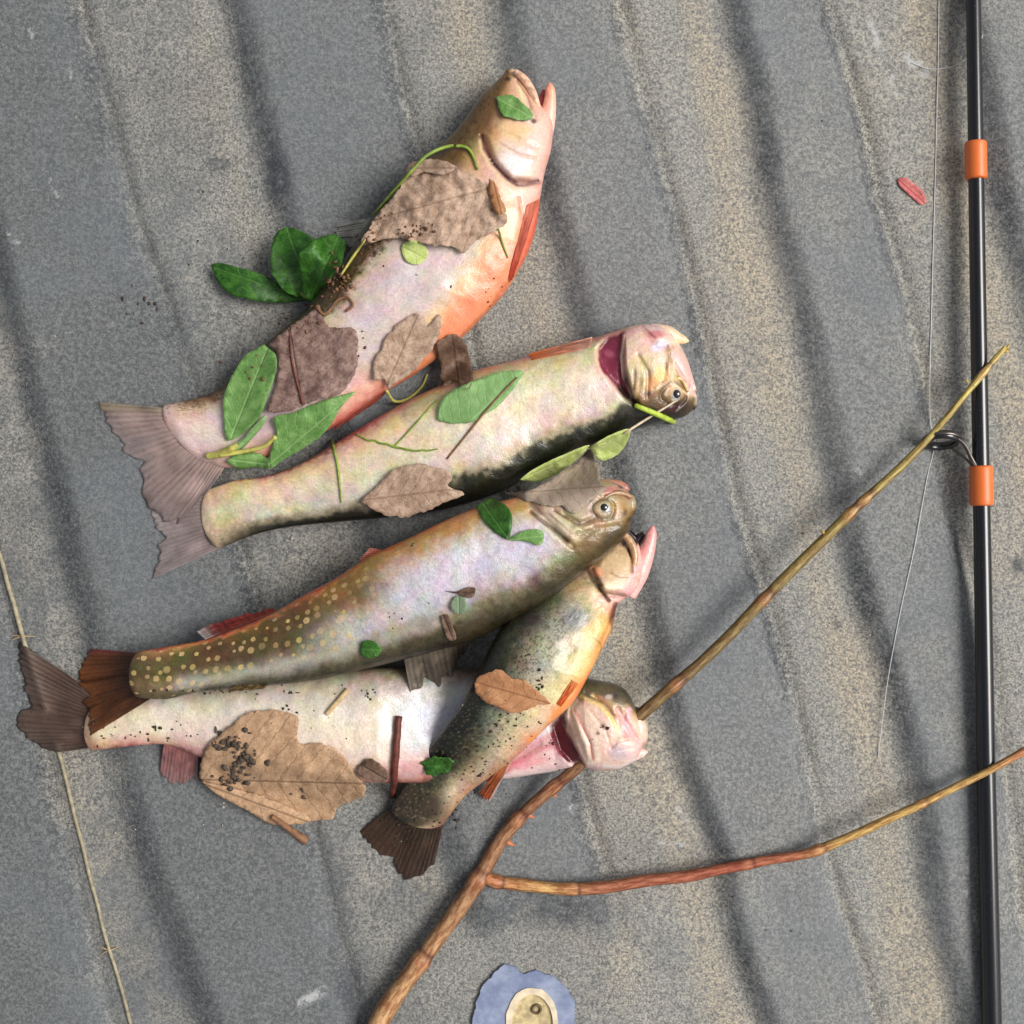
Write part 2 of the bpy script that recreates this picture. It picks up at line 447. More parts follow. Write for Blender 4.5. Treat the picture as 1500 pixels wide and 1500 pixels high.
class Fish:
    def __init__(self, label, st, zc, bf, base_px, mat, ramps, paints=(), irid=None, spot=None, verm=None, disp=(), nose=0.2, warp=4.0, dirt=.25):
        """st: list of (dorsal px, ventral px); zc, bf: (s, value) tables; ramps: list of (s, stops over t)"""
        self.key = 'fish%d' % len(SURF)
        NS, NR = 470, 160
        xp, xd = base_px if base_px else ((), ())
        paints = list(paints) + list(xp); disp = list(disp) + list(xd)
        # same parameter for both edges: station index, denser on the head
        cm_ = np.array([(np.array(a) + np.array(b)) / 2 for a, b in st])
        ls_ = np.r_[0, np.cumsum(np.linalg.norm(np.diff(cm_, axis=0), axis=1))]; ls_ /= ls_[-1]
        q = np.interp(np.r_[np.linspace(0, .27, 210, endpoint=False), np.linspace(.27, 1, NS - 210)], ls_, np.arange(len(st)))
        def byidx(pts):
            p = np.asarray(pts, float); m = np.zeros_like(p)
            m[1:-1] = (p[2:] - p[:-2]) / 2; m[0] = p[1] - p[0]; m[-1] = p[-1] - p[-2]
            i = np.clip(q.astype(int), 0, len(p) - 2); u = (q - i)[:, None]
            return ((2*u**3-3*u**2+1)*p[i] + (u**3-2*u**2+u)*m[i] + (-2*u**3+3*u**2)*p[i+1] + (u**3-u**2)*m[i+1])
        D, V = byidx([s[0] for s in st]), byidx([s[1] for s in st])
        C = (D + V) / 2
        L = np.r_[0, np.cumsum(np.linalg.norm(np.diff(C, axis=0), axis=1))]
        s = L / L[-1]
        # rounded nose: extra rings in front
        ax = (C[0] - C[4]); ax /= np.linalg.norm(ax)
        a0 = np.linalg.norm(D[0] - V[0]) / 2
        kk = 10
        ang = np.linspace(np.pi / 2, 0, kk + 1)[:-1]
        Dn = [C[0] + ax * a0 * nose * 2 * np.sin(g) + (D[0] - C[0]) * np.cos(g) for g in ang]
        Vn = [C[0] + ax * a0 * nose * 2 * np.sin(g) + (V[0] - C[0]) * np.cos(g) for g in ang]
        axt = C[-1] - C[-8]; axt /= np.linalg.norm(axt); a1 = np.linalg.norm(D[-1] - V[-1]) / 2
        ant = np.linspace(0, np.pi / 2, kk + 1)[1:] * 0.98
        Dt = [C[-1] + axt * a1 * .5 * np.sin(g) + (D[-1] - C[-1]) * np.cos(g) for g in ant]
        Vt = [C[-1] + axt * a1 * .5 * np.sin(g) + (V[-1] - C[-1]) * np.cos(g) for g in ant]
        fb0 = np.r_[np.cos(ang), np.ones(NS), np.cos(ant) * .8 + .2 * np.cos(ant) ** 3]
        C0 = (D + V) / 2
        D, V = np.r_[Dn, D, Dt], np.r_[Vn, V, Vt]
        s = np.r_[np.zeros(kk), s, np.ones(kk)]; L = np.r_[-a0 * nose * 2 * np.sin(ang), L, L[-1] + a1 * .5 * np.sin(ant)]
        C = (D + V) / 2; a = np.linalg.norm(D - V, axis=1) / 2
        aref = np.where(np.arange(len(a)) < kk, a0, np.where(np.arange(len(a)) >= kk + NS, a1, a))
        zcv = np.interp(s, [z[0] for z in zc], [z[1] for z in zc]) * MM
        bv = aref * np.interp(s, [z[0] for z in bf], [z[1] for z in bf]) * fb0 * K * (1 - .14 * sm(.15, .35, s))
        self.s, self.C, self.zc, self.b, self.D, self.V = s, C, zcv, bv, D, V
        nn = len(s)
        th = np.arange(NR) * 2 * np.pi / NR
        ct, st_ = np.cos(th), np.sin(th)
        e = 0.80
        tx = np.sign(ct) * np.abs(ct) ** e; tz = np.sign(st_) * np.abs(st_) ** e
        T = np.broadcast_to(-tx, (nn, NR))                    # -1 dorsal .. +1 ventral
        px = C[:, None, 0] + T * ((V - D)[:, None, 0] / 2)
        py = C[:, None, 1] + T * ((V - D)[:, None, 1] / 2)
        z = zcv[:, None] + bv[:, None] * np.where(tz > 0, tz, tz * 0.9)[None]
        S = np.broadcast_to(s[:, None], (nn, NR))
        # relief of the head: creases, plates, hollows; slight lumps on the body
        up = np.clip(tz, 0, 1)[None]
        dz = (0.9 * MM * N1.fbm(px / 70, py / 70, 3) + .35 * MM * N2.fbm(px / 18, py / 18, 2)) * sm(.02, .2, S)
        for kind, pts, w, h in disp:
            if kind == 'line': dz = dz + h * MM * np.exp(-(seg_dist(px, py, pts) / w) ** 2)
            else: dz = dz + h * MM * sm(-w, w, poly_sd(px, py, pts))
        z = z + dz * np.sqrt(up)
        z = np.maximum(z, mat_z(px, py)[0] + 0.6 * MM)
        self.vz = z
        vt = PN(px, py, z).reshape(-1, 3)
        i0 = np.arange(nn * NR).reshape(nn, NR)
        f4 = np.stack([i0[:-1], np.roll(i0, -1, 1)[:-1], np.roll(i0, -1, 1)[1:], i0[1:]], -1).reshape(-1, 4)
        faces = [tuple(f) for f in f4.tolist()] + [tuple(i0[0].tolist()), tuple(i0[-1].tolist())[::-1]]
        wq = .8 + (warp - .8) * sm(.16, .32, S)
        wx = px + wq * N2.fbm(px / 22, py / 22, 3); wy = py + wq * N3.fbm(px / 22, py / 22, 3)
        tw = T + (0.05 * N1.fbm(px / 26, py / 26, 3) + 0.06 * N2.fbm(px / 8, py / 8, 2)) * (warp / 4)
        # colours
        rs = [r[0] for r in ramps]
        cols = np.stack([ramp_eval(r[1], np.clip(tw, -1, 1)) for r in ramps])      # (R,nn,NR,3)
        pos = np.interp(S, rs, np.arange(len(rs)))
        i = np.clip(pos.astype(int), 0, max(len(rs) - 2, 0)); fr = (pos - i)[..., None]; fr = fr * fr * (3 - 2 * fr)
        ii, jj = np.meshgrid(np.arange(nn), np.arange(NR), indexing='ij')
        c = cols[i, ii, jj] * (1 - fr) + cols[np.minimum(i + 1, len(rs) - 1), ii, jj] * fr
        ir = irid(S, T) if irid else np.ones(px.shape)
        spt = spot(S, T) if spot else np.zeros(px.shape)
        vr = verm(S, T) if verm else np.zeros(px.shape)
        c = c * (1 - .28 * np.exp(-((T - .03 - .02 * N1(px / 40, py / 40)) / .018) ** 2) * sm(.22, .3, S))[..., None]      # lateral line
        for pt in paints:
            k = pt[0]
            if k == 'poly': al = sm(-pt[2], pt[2], poly_sd(wx, wy, pt[1])); cc, aa = pt[3], pt[4]
            elif k == 'line': al = np.exp(-(seg_dist(wx, wy, pt[1]) / pt[2]) ** 2); cc, aa = pt[3], pt[4]
            else:
                _, x, y, rx, ry, an, cc, aa = pt
                g = math.radians(an); dx, dy = wx - x, wy - y
                al = sm(1.4, 0.4, np.hypot((dx * math.cos(g) + dy * math.sin(g)) / rx, (-dx * math.sin(g) + dy * math.cos(g)) / ry))
            al = al * aa
            c = c * (1 - al[..., None]) + np.asarray(cc) * al[..., None]
            ir = ir * (1 - 0.7 * al)
        self.root = thing('trout', P(C[nn // 2, 0], C[nn // 2, 1], 0), label, 'fish', 'caught trout laid on the liner')
        self.body = mesh_obj('body', vt, faces, mat, self.root)
        me = self.body.data
        cattr(me, 'col', np.clip(c, 0.004, 0.95).reshape(-1, 3))
        fcx = (L[:, None] * K / MM) + 0 * px
        fcy = np.broadcast_to(a[:, None], px.shape) * K / MM * np.broadcast_to(np.arcsin(np.clip(T, -1, 1)), px.shape)
        vattr(me, 'fc', np.stack([fcx, fcy, np.where(st_[None] >= 0, 0, 40.0) + 0 * px], -1).reshape(-1, 3))
        fattr(me, 'irid', np.clip(ir, 0, 1)); fattr(me, 'spot', np.clip(spt, 0, 1)); fattr(me, 'verm', np.clip(vr, 0, 1))
        iq = np.arange(nn * NR).reshape(nn, NR)[np.r_[0:nn:2, nn - 1]][:, ::2]
        add_surf(self.key, vt, np.stack([iq[:-1], np.roll(iq, -1, 1)[:-1], np.roll(iq, -1, 1)[1:], iq[1:]], -1).reshape(-1, 4))
        fattr(me, 'dirt', np.full(px.shape, dirt) * sm(.05, .25, S))
    def zat(self, px, py):
        i = np.argmin(np.hypot(self.C[:, 0] - px, self.C[:, 1] - py)); return self.zc[i]

def fin_material():
    t = MT('fin_membrane')
    fu = t.attr('fuv', 'Vector'); col = t.attr('col', 'Color')
    sep = t.new('ShaderNodeSeparateXYZ'); t.link(fu, sep.inputs[0])
    mp = t.new('ShaderNodeMapping'); t.link(fu, mp.inputs['Vector']); mp.inputs['Scale'].default_value = (1, 0.12, 1)
    n1 = t.noise(mp.outputs[0], 1.1, 3, 0.65)
    n2 = t.noise(fu, 0.3, 3, 0.6)
    col = t.mix(t.ramp(n1, 0.3, 0.7), t.mix(1.0, col, (0.7, 0.68, 0.67), 'MULTIPLY'), t.mix(1.0, col, (1.2, 1.19, 1.17), 'MULTIPLY'))
    col = t.mix(t.math('MULTIPLY', t.ramp(n2, 0.5, 0.7), 0.4), col, t.mix(1.0, col, (0.5, 0.47, 0.42), 'MULTIPLY'))
    t.out(col, 0.42, t.bump(n1, 0.3, 0.0005), 0.45, 0.1)
    t.b.inputs['Transmission Weight'].default_value = 0.0
    tr = t.new('ShaderNodeBsdfTranslucent'); t.link(col, tr.inputs['Color'])
    mx = t.new('ShaderNodeMixShader'); mx.inputs[0].default_value = 0.2
    out = t.n['Material Output']
    t.link(t.b.outputs[0], mx.inputs[1]); t.link(tr.outputs[0], mx.inputs[2])
    tp = t.new('ShaderNodeBsdfTransparent'); m2_ = t.new('ShaderNodeMixShader')
    t.link(t.math('MULTIPLY', t.attr('thin'), t.ramp(n1, 0.35, 0.75)), m2_.inputs[0])
    t.link(mx.outputs[0], m2_.inputs[1]); t.link(tp.outputs[0], m2_.inputs[2]); t.link(m2_.outputs[0], out.inputs['Surface'])
    return t.m
M_FIN = fin_material()

def fin(fish, name, base, tip, cb, ct, zb=None, lift=1.0, rays=16, ragged=3.0, arch=0.0, edge=None, ztip=None, label=None, n_u=None, bend=0.0, own=False):
    """base / tip: px polylines in the same direction; cb/ct colours at base / tip; rests on what lies below"""
    nu, nv = (n_u or rays * 6 + 1), 30
    B, Tp = catmull(base, nu), catmull(tip, nu)
    v = np.linspace(0, 1, nv)
    u = np.linspace(0, 1, nu)
    rag = ragged * (1.2 * N1(u * rays * 1.9, 7.3 + 0 * u) + 0.6 * np.abs(N2(u * 4.1, 1.7 + 0 * u)) * -3 - 2.2 * np.clip(N3(u * rays * .6, 2.2 + 0 * u) - .45, 0, 1) * 4)
    dl = np.linalg.norm(Tp - B, axis=1)
    ext = 1 + rag / np.maximum(dl, 8)
    UU, VV = np.meshgrid(u, v, indexing='ij')
    G = B[:, None] + (Tp - B)[:, None] * (VV * ext[:, None])[..., None]
    px, py = G[..., 0], G[..., 1]
    surf = np.array([[cast(px[i, j], py[i, j], exclude=() if own else (fish.key,)) for j in range(nv)] for i in range(nu)])
    zb = fish.zat(*np.mean(B, 0)) if zb is None else zb * MM
    zt = surf[:, -1:] + lift * MM if ztip is None else ztip * MM + 0 * surf[:, -1:]
    line = zb * (1 - VV) ** 1.4 + zt * (1 - (1 - VV) ** 1.4) + arch * MM * np.sin(VV * np.pi) + bend * MM * np.sin(UU * 5 + 1) * VV
    z = np.maximum(line, surf + lift * MM)
    for _ in range(12):      # keep it taut over what it rests on
        zs = z.copy()
        zs[1:-1, 1:-1] = (z[:-2, 1:-1] + z[2:, 1:-1] + z[1:-1, :-2] + z[1:-1, 2:]) / 4
        z = np.maximum(zs, surf + lift * MM)
    z = z + 0.16 * MM * np.sin((UU + .012 * N1(UU * 6, VV * 2)) * rays * 2 * np.pi) * np.minimum(VV * 4, 1) + 0.5 * MM * N3.fbm(UU * 5, VV * 3) * np.minimum(VV * 3, 1)
    vt = PN(px, py, z).reshape(-1, 3)
    i0 = np.arange(nu * nv).reshape(nu, nv)
    f = np.stack([i0[:-1, :-1], i0[1:, :-1], i0[1:, 1:], i0[:-1, 1:]], -1).reshape(-1, 4)
    p0, p1, p2 = vt[f[0, 0]], vt[f[0, 1]], vt[f[0, 3]]
    if np.cross(p1 - p0, p2 - p0)[2] < 0: f = f[:, ::-1].copy()
    o = mesh_obj(name, vt, f, M_FIN, fish.root)
    w = np.clip(VV + 0.18 * N2.fbm(UU * 7, VV * 3), 0, 1)[..., None]
    c = np.asarray(cb) * (1 - w) + np.asarray(ct) * w
    if edge is not None:        # pale leading edge
        k = np.exp(-((UU - edge[0]) / edge[1]) ** 2)[..., None]
        c = c * (1 - k) + np.asarray(edge[2]) * k
    c = c * (0.92 + 0.12 * np.cos(UU * rays * 2 * np.pi)[..., None] + 0.25 * N1.fbm(UU * 6, VV * 4)[..., None])
    cattr(o.data, 'col', np.clip(c, 0.004, 0.95).reshape(-1, 3))
    wid = np.linalg.norm(np.diff(Tp, axis=0), axis=1).sum() * K / MM
    vattr(o.data, 'fuv', np.stack([UU * wid, VV * dl[:, None] * K / MM, 0 * UU], -1).reshape(-1, 3))
    fattr(o.data, 'thin', np.clip(.15 + .65 * VV ** 1.5, 0, .75))
    md = o.modifiers.new('thickness', 'SOLIDIFY'); md.thickness = 0.0004; md.offset = -1
    if label: o['label'] = label
    add_surf(fish.key + name + str(len(SURF)), vt, f)
    return o

def eye(fish, x, y, r, dz=0.0, pupil=(0.01, 0.01, 0.012), iris=(0.5, 0.42, 0.28), off=(0, 0)):
    """flattened ball sunk in the head, ring of iris, dark pupil"""
    z = cast(x, y, only=(fish.key,)) + dz * MM
    c = np.array(P(x, y, z)); R = r * K
    def dome(rad, hgt, cx, cz, nr=10, ns=28, ex=0.0):
        vs_ = [c + np.array([cx[0], cx[1], cz + hgt])]; fs = []
        for i in range(1, nr + 1):
            g = i / nr * np.pi * 0.62
            for j in range(ns):
                p = j / ns * 2 * np.pi
                vs_.append(c + np.array([cx[0] + rad * math.sin(g) * math.cos(p), cx[1] + rad * math.sin(g) * math.sin(p), cz + hgt * math.cos(g)]))
        for j in range(ns): fs.append((0, 1 + j, 1 + (j + 1) % ns))
        for i in range(nr - 1):
            for j in range(ns):
                a = 1 + i * ns + j; b = 1 + i * ns + (j + 1) % ns
                fs.append((a, a + ns, b + ns, b))
        return vs_, fs
    v, f = dome(R, R * 0.55, (0, 0), -R * 0.12)
    e = mesh_obj('eye', v, f, M_IRIS, fish.root)
    v, f = dome(R * 0.52, R * 0.3, (off[0] * R, off[1] * R), R * 0.22)
    add_surf(fish.key + 'eye', v, f)
    mesh_obj('pupil', v, f, M_PUPIL, e)
    return e
M_IRIS = simple('eye_iris', srgb(168, 162, 150), 0.2, 0.5, 900, 0.1, 0.6, coat=0.8)
M_PUPIL = simple('eye_pupil', (0.008, 0.008, 0.012), 0.08, 0.1, 300, 0.0, 0.6, coat=1.0)

def disc(x, y, rx, ry, ang, k=14, j=.1):
    g = math.radians(ang)
    return [(x + math.cos(a) * rx * (1 + j * math.sin(3 * a + x)) * math.cos(g) - math.sin(a) * ry * math.sin(g), y + math.cos(a) * rx * math.sin(g) + math.sin(a) * ry * math.cos(g)) for a in np.arange(k) * 2 * np.pi / k]
PK = S(232, 184, 172)
X2 = ([('line', [(306,716),(298,755),(324,802)], 5, S(176, 152, 132), .7), ('poly', [(912,489),(880,510),(876,527),(884,546),(907,568),(911,554),(908,520)], 2, S(128, 40, 66), 1), ('ell', 893, 518, 9, 5, 20, S(176, 90, 116), .7), ('line', [(912,492),(908,520),(910,552),(922,580)], 2.2, S(86, 24, 40), .8),
       ('line', [(874,506),(872,528),(880,548),(902,570)], 3, S(228, 182, 166), .85), ('line', [(914,492),(911,520),(914,550)], 2.5, S(232, 200, 188), .8),
       ('line', [(908,567),(916,581),(930,588)], 4, S(52, 36, 22), .9), ('line', [(930,545),(928,570)], 3, S(120, 96, 62), .8), ('line', [(935,560),(931,582)], 2, S(226, 190, 156), .8), ('line', [(940,556),(940,582)], 2, S(130, 96, 64), .7),
       ('ell', 967, 549, 9, 15, 10, S(224, 168, 62), .95), ('ell', 954, 563, 8, 10, 0, S(218, 158, 104), .8), ('ell', 976, 537, 3, 8, 0, S(110, 84, 44), .9), ('ell', 971, 560, 7, 3, -30, S(140, 80, 60), .8),
       ('line', [(962,571),(982,557),(1004,576)], 1.8, S(214, 194, 162), .95), ('line', [(980,520),(978,550)], 1.8, S(150, 126, 92), .8), ('line', [(986,520),(988,545)], 1.8, S(236, 216, 186), .8),
       ('line', [(987,520),(993,536),(1004,556),(1014,575)], 3.6, S(228, 188, 188), .95), ('line', [(993,552),(1005,569)], 2, S(112, 88, 60), .85),
       ('ell', 964, 507, 10, 6, -20, S(222, 212, 232), .9), ('ell', 960, 489, 12, 6, 0, S(206, 130, 134), .85), ('line', [(985,500),(1004,497)], 3, S(236, 216, 180), .8),
       ('ell', 984, 598, 16, 6, -20, S(58, 18, 18), .95), ('ell', 966, 592, 10, 6, 0, S(96, 64, 34), .8), ('ell', 950, 577, 6, 4, 0, S(84, 76, 60), .8), ('line', [(1016,585),(1010,602),(990,612)], 5, S(64, 50, 30), .8),
       ('poly', [(880,646),(908,590),(935,592),(985,606),(1006,606),(985,622),(940,632)], 5, S(24, 22, 14), .9)],
      [('line', [(913,490),(909,520),(911,552),(924,582)], 2.2, 2.2), ('line', [(962,571),(982,557),(1004,576)], 2, 1.0), ('line', [(993,552),(1005,569)], 2, -1.5), ('line', [(980,520),(978,550)], 2, -1.0), ('line', [(930,545),(928,570)], 2.5, -1.0), ('line', [(908,567),(918,583),(932,589)], 3, -2.2), ('line', [(940,480),(962,498),(990,506)], 2.2, -1.2)])
X4 = ([('poly', [(830,1037),(818,1059),(805,1075),(808,1088),(818,1104),(832,1117),(846,1115),(855,1121),(846,1102),(837,1086),(827,1071),(827,1051)], 2, S(88, 6, 24), 1), ('line', [(806,1076),(810,1090),(822,1106)], 3, S(160, 78, 96), .8),
       ('poly', [(833,1037),(845,1024),(868,1040),(884,1075),(880,1112),(860,1124),(846,1098),(830,1070)], 3, S(234, 210, 190), .85), ('line', [(841,1040),(851,1059),(865,1090),(868,1112)], 2, S(196, 120, 106), .95), ('line', [(846,1036),(858,1060),(872,1094)], 1.6, S(240, 196, 184), .7),
       ('line', [(851,1020),(878,1033),(894,1051),(905,1068)], 2.6, S(226, 200, 128), .95), ('line', [(856,1016),(884,1030),(900,1048)], 2.2, S(84, 70, 46), .8), ('line', [(864,1040),(886,1066),(896,1096)], 1.8, S(214, 168, 140), .8), ('ell', 884, 1065, 4, 3, 40, S(60, 44, 30), .95), ('ell', 876, 1074, 3, 3, 0, S(80, 66, 56), .9),
       ('line', [(142,1032),(124,1060),(138,1100)], 9, S(150, 118, 96), .85), ('ell', 916, 1010, 5, 6, 0, S(34, 30, 26), .95), ('ell', 892, 1021, 6, 4, 0, S(206, 190, 180), .8), ('ell', 886, 1008, 14, 6, 10, S(92, 80, 58), .8), ('ell', 902, 1020, 5, 4, 0, S(66, 50, 48), .8),
       ('line', [(922,1040),(914,1062),(922,1078)], 4, S(230, 172, 180), .95), ('ell', 908, 1106, 12, 8, 0, S(196, 176, 182), .9), ('ell', 922, 1092, 12, 8, 30, S(234, 206, 196), .8), ('line', [(884,1122),(908,1124),(930,1110)], 3, S(240, 226, 224), .8),
       ('line', [(736,1128),(772,1108),(806,1092)], 5, S(206, 110, 124), .75), ('line', [(740,1138),(800,1132),(846,1120)], 4, S(240, 216, 212), .8)],
      [('line', [(832,1038),(829,1066),(847,1098),(858,1124)], 2.4, 2.4), ('line', [(841,1040),(851,1059),(865,1090),(868,1112)], 2.2, -1.8), ('line', [(851,1020),(878,1033),(894,1051),(905,1068)], 2.2, 1.2), ('line', [(857,1015),(885,1029),(901,1048)], 2.2, -1.6), ('line', [(864,1040),(886,1066),(896,1096)], 2, -1.2), ('line', [(880,1112),(900,1100),(928,1096)], 2.2, -1.6), ('line', [(916,1044),(910,1064),(918,1082)], 2.5, -2.0)])
X4 = (X4[0], [(k_, p_, w_ * 1.2, h_ * .4) for k_, p_, w_, h_ in X4[1]])
X3 = ([('line', [(777,750),(802,770),(828,790)], 2.2, S(104, 86, 64), .9), ('poly', [(790,755),(800,752),(834,780),(828,786)], 2, S(216, 198, 172), .9), ('line', [(812,748),(823,755),(850,771),(868,758)], 1.8, S(104, 78, 50), .9), ('line', [(838,778),(852,774),(866,772)], 1.8, S(212, 190, 152), .9), ('line', [(805,752),(822,768),(836,782)], 1.5, S(150, 124, 96), .8),
       ('line', [(204,950),(190,972),(190,1004),(202,1026)], 8, S(62, 42, 24), .85), ('ell', 915, 750, 4, 6, 20, S(64, 44, 20), .9), ('ell', 924, 760, 5, 3, -20, S(56, 40, 20), .9), ('ell', 905, 742, 14, 10, 0, S(168, 126, 62), .7), ('ell', 896, 790, 26, 12, -45, S(66, 52, 22), .85), ('ell', 868, 788, 20, 14, -40, S(138, 118, 82), .6), ('ell', 893, 718, 12, 5, 0, S(196, 130, 124), .9), ('ell', 911, 712, 6, 4, 0, S(70, 46, 44), .9)],
      [('line', [(777,750),(802,770),(830,792)], 2.4, -2.2), ('line', [(812,748),(823,755),(850,771),(868,758)], 2, -1.2), ('line', [(838,778),(852,774),(866,772)], 2, .8), ('line', [(915,722),(900,722),(886,726)], 2, -1.5)])
X5 = ([('poly', [(916,778),(936,772),(944,786),(930,802),(912,798)], 2, S(48, 34, 50), 1), ('poly', [(880,826),(905,800),(922,806),(928,834),(912,860),(892,858)], 4, S(206, 176, 136), .9), ('line', [(920,802),(925,822),(926,838)], 2, S(130, 88, 54), .9), ('ell', 875, 838, 11, 7, 30, S(232, 160, 118), .9), ('ell', 880, 858, 4, 4, 0, S(84, 46, 36), .95),
       ('line', [(860,832),(868,850),(880,866),(892,880)], 2.4, S(70, 44, 32), .95), ('line', [(895,838),(908,846),(920,846)], 1.6, S(150, 116, 84), .8), ('line', [(930,810),(930,840),(915,866)], 3, S(234, 178, 172), .9),
       ('line', [(904,884),(898,905),(892,922)], 3, S(74, 34, 28), .9), ('poly', [(868,960),(890,900),(897,920),(882,955),(862,990)], 5, S(226, 164, 96), .8), ('ell', 852, 975, 14, 22, 25, S(224, 194, 126), .7), ('line', [(862,985),(846,1012),(836,1030)], 6, S(236, 120, 60), .9), ('line', [(832,1034),(806,1060),(780,1084)], 5, S(238, 152, 84), .9),
       ('line', [(868,935),(880,946),(878,962)], 1.6, S(140, 110, 40), .8), ('ell', 820, 1010, 18, 22, 20, S(226, 204, 150), .6), ('ell', 785, 1060, 22, 12, -40, S(226, 200, 170), .7), ('ell', 612, 1178, 52, 26, 20, S(62, 48, 32), .85), ('ell', 632, 1140, 26, 30, 40, S(58, 52, 34), .6)],
      [('line', [(860,832),(868,850),(880,866),(892,880)], 2.4, -2.2), ('line', [(920,802),(925,822),(926,838)], 2, -1.6), ('poly', [(916,778),(936,772),(944,786),(930,802),(912,798)], 3, -3), ('line', [(900,884),(893,915),(878,950)], 2.5, -1.5)])
X1 = ([('poly', [(752,112),(738,122),(723,165),(718,184),(704,202),(640,220),(640,180),(735,100)], 6, S(104, 76, 42), .75), ('line', [(706,199),(709,217),(723,239),(739,257),(757,270),(771,271),(787,265)], 2.2, S(112, 74, 76), .95), ('line', [(703,206),(706,222),(720,244),(736,262),(755,276)], 2.2, S(226, 200, 160), .7),
       ('ell', 742, 115, 5, 3, 0, S(58, 40, 26), .9), ('line', [(761,121),(766,147)], 1.8, S(238, 216, 160), .9), ('line', [(752,122),(757,138)], 2, S(206, 158, 124), .8), ('line', [(758,118),(772,140),(778,160)], 1.6, S(168, 116, 86), .8), ('ell', 781, 177, 5, 4, 30, S(70, 36, 26), .95), ('ell', 760, 188, 26, 9, 5, S(232, 190, 142), .8), ('ell', 748, 240, 22, 16, 50, S(232, 220, 222), .8), ('ell', 727, 195, 8, 6, 30, S(190, 140, 104), .7),
       ('line', [(732,210),(760,226),(786,232)], 1.6, S(206, 172, 150), .8), ('ell', 814, 190, 3, 5, 0, S(120, 100, 116), .8), ('line', [(730,262),(745,290),(752,330),(748,350)], 5, S(226, 204, 168), .7), ('line', [(246,592),(262,650),(312,684)], 16, S(196, 168, 162), .9), ('line', [(760,290),(768,330),(758,372)], 2, S(176, 120, 80), .8)],
      [('line', [(706,199),(709,217),(723,239),(739,257),(757,270),(771,271),(787,265)], 2.4, -2.4), ('line', [(758,118),(772,140),(778,160)], 2, -1.2), ('line', [(732,210),(760,226),(786,232)], 2.2, -.8), ('line', [(760,290),(768,330),(758,372)], 2.5, -1.2), ('ell' and 'line', [(740,114),(744,116)], 2.5, -1.2)])
BFT = [(0, .75), (.08, .66), (.2, .58), (.5, .56), (.75, .48), (.93, .3), (1, .13)]

# --- trout whose white belly shows, tail at the straw, stick through its gills (lowest of the pile)
m4 = fish_material('trout_skin_white', irid=0.35, speck=0.08)
r_white = [(-1, S(120, 105, 80)), (-.55, S(196, 186, 170)), (-.2, S(232, 220, 202)), (.4, S(234, 216, 198)), (.75, S(212, 178, 166)), (.93, S(196, 142, 132)), (1, S(150, 90, 86))]
r_whiteR = [(-1, S(110, 100, 80)), (-.6, S(190, 186, 180)), (-.2, S(204, 208, 220)), (.3, S(208, 208, 216)), (.65, S(208, 170, 166)), (.9, S(190, 120, 116)), (1, S(130, 80, 74))]
r_head4 = [(-1, S(58, 52, 36)), (-.66, S(96, 86, 60)), (-.45, S(186, 160, 118)), (-.1, S(222, 192, 176)), (.5, S(224, 190, 178)), (.85, S(230, 190, 182)), (1, S(200, 150, 142))]
r_tail4 = [(-1, S(110, 90, 66)), (-.4, S(226, 208, 178)), (.4, S(232, 208, 176)), (.8, S(206, 160, 128)), (1, S(140, 70, 64))]
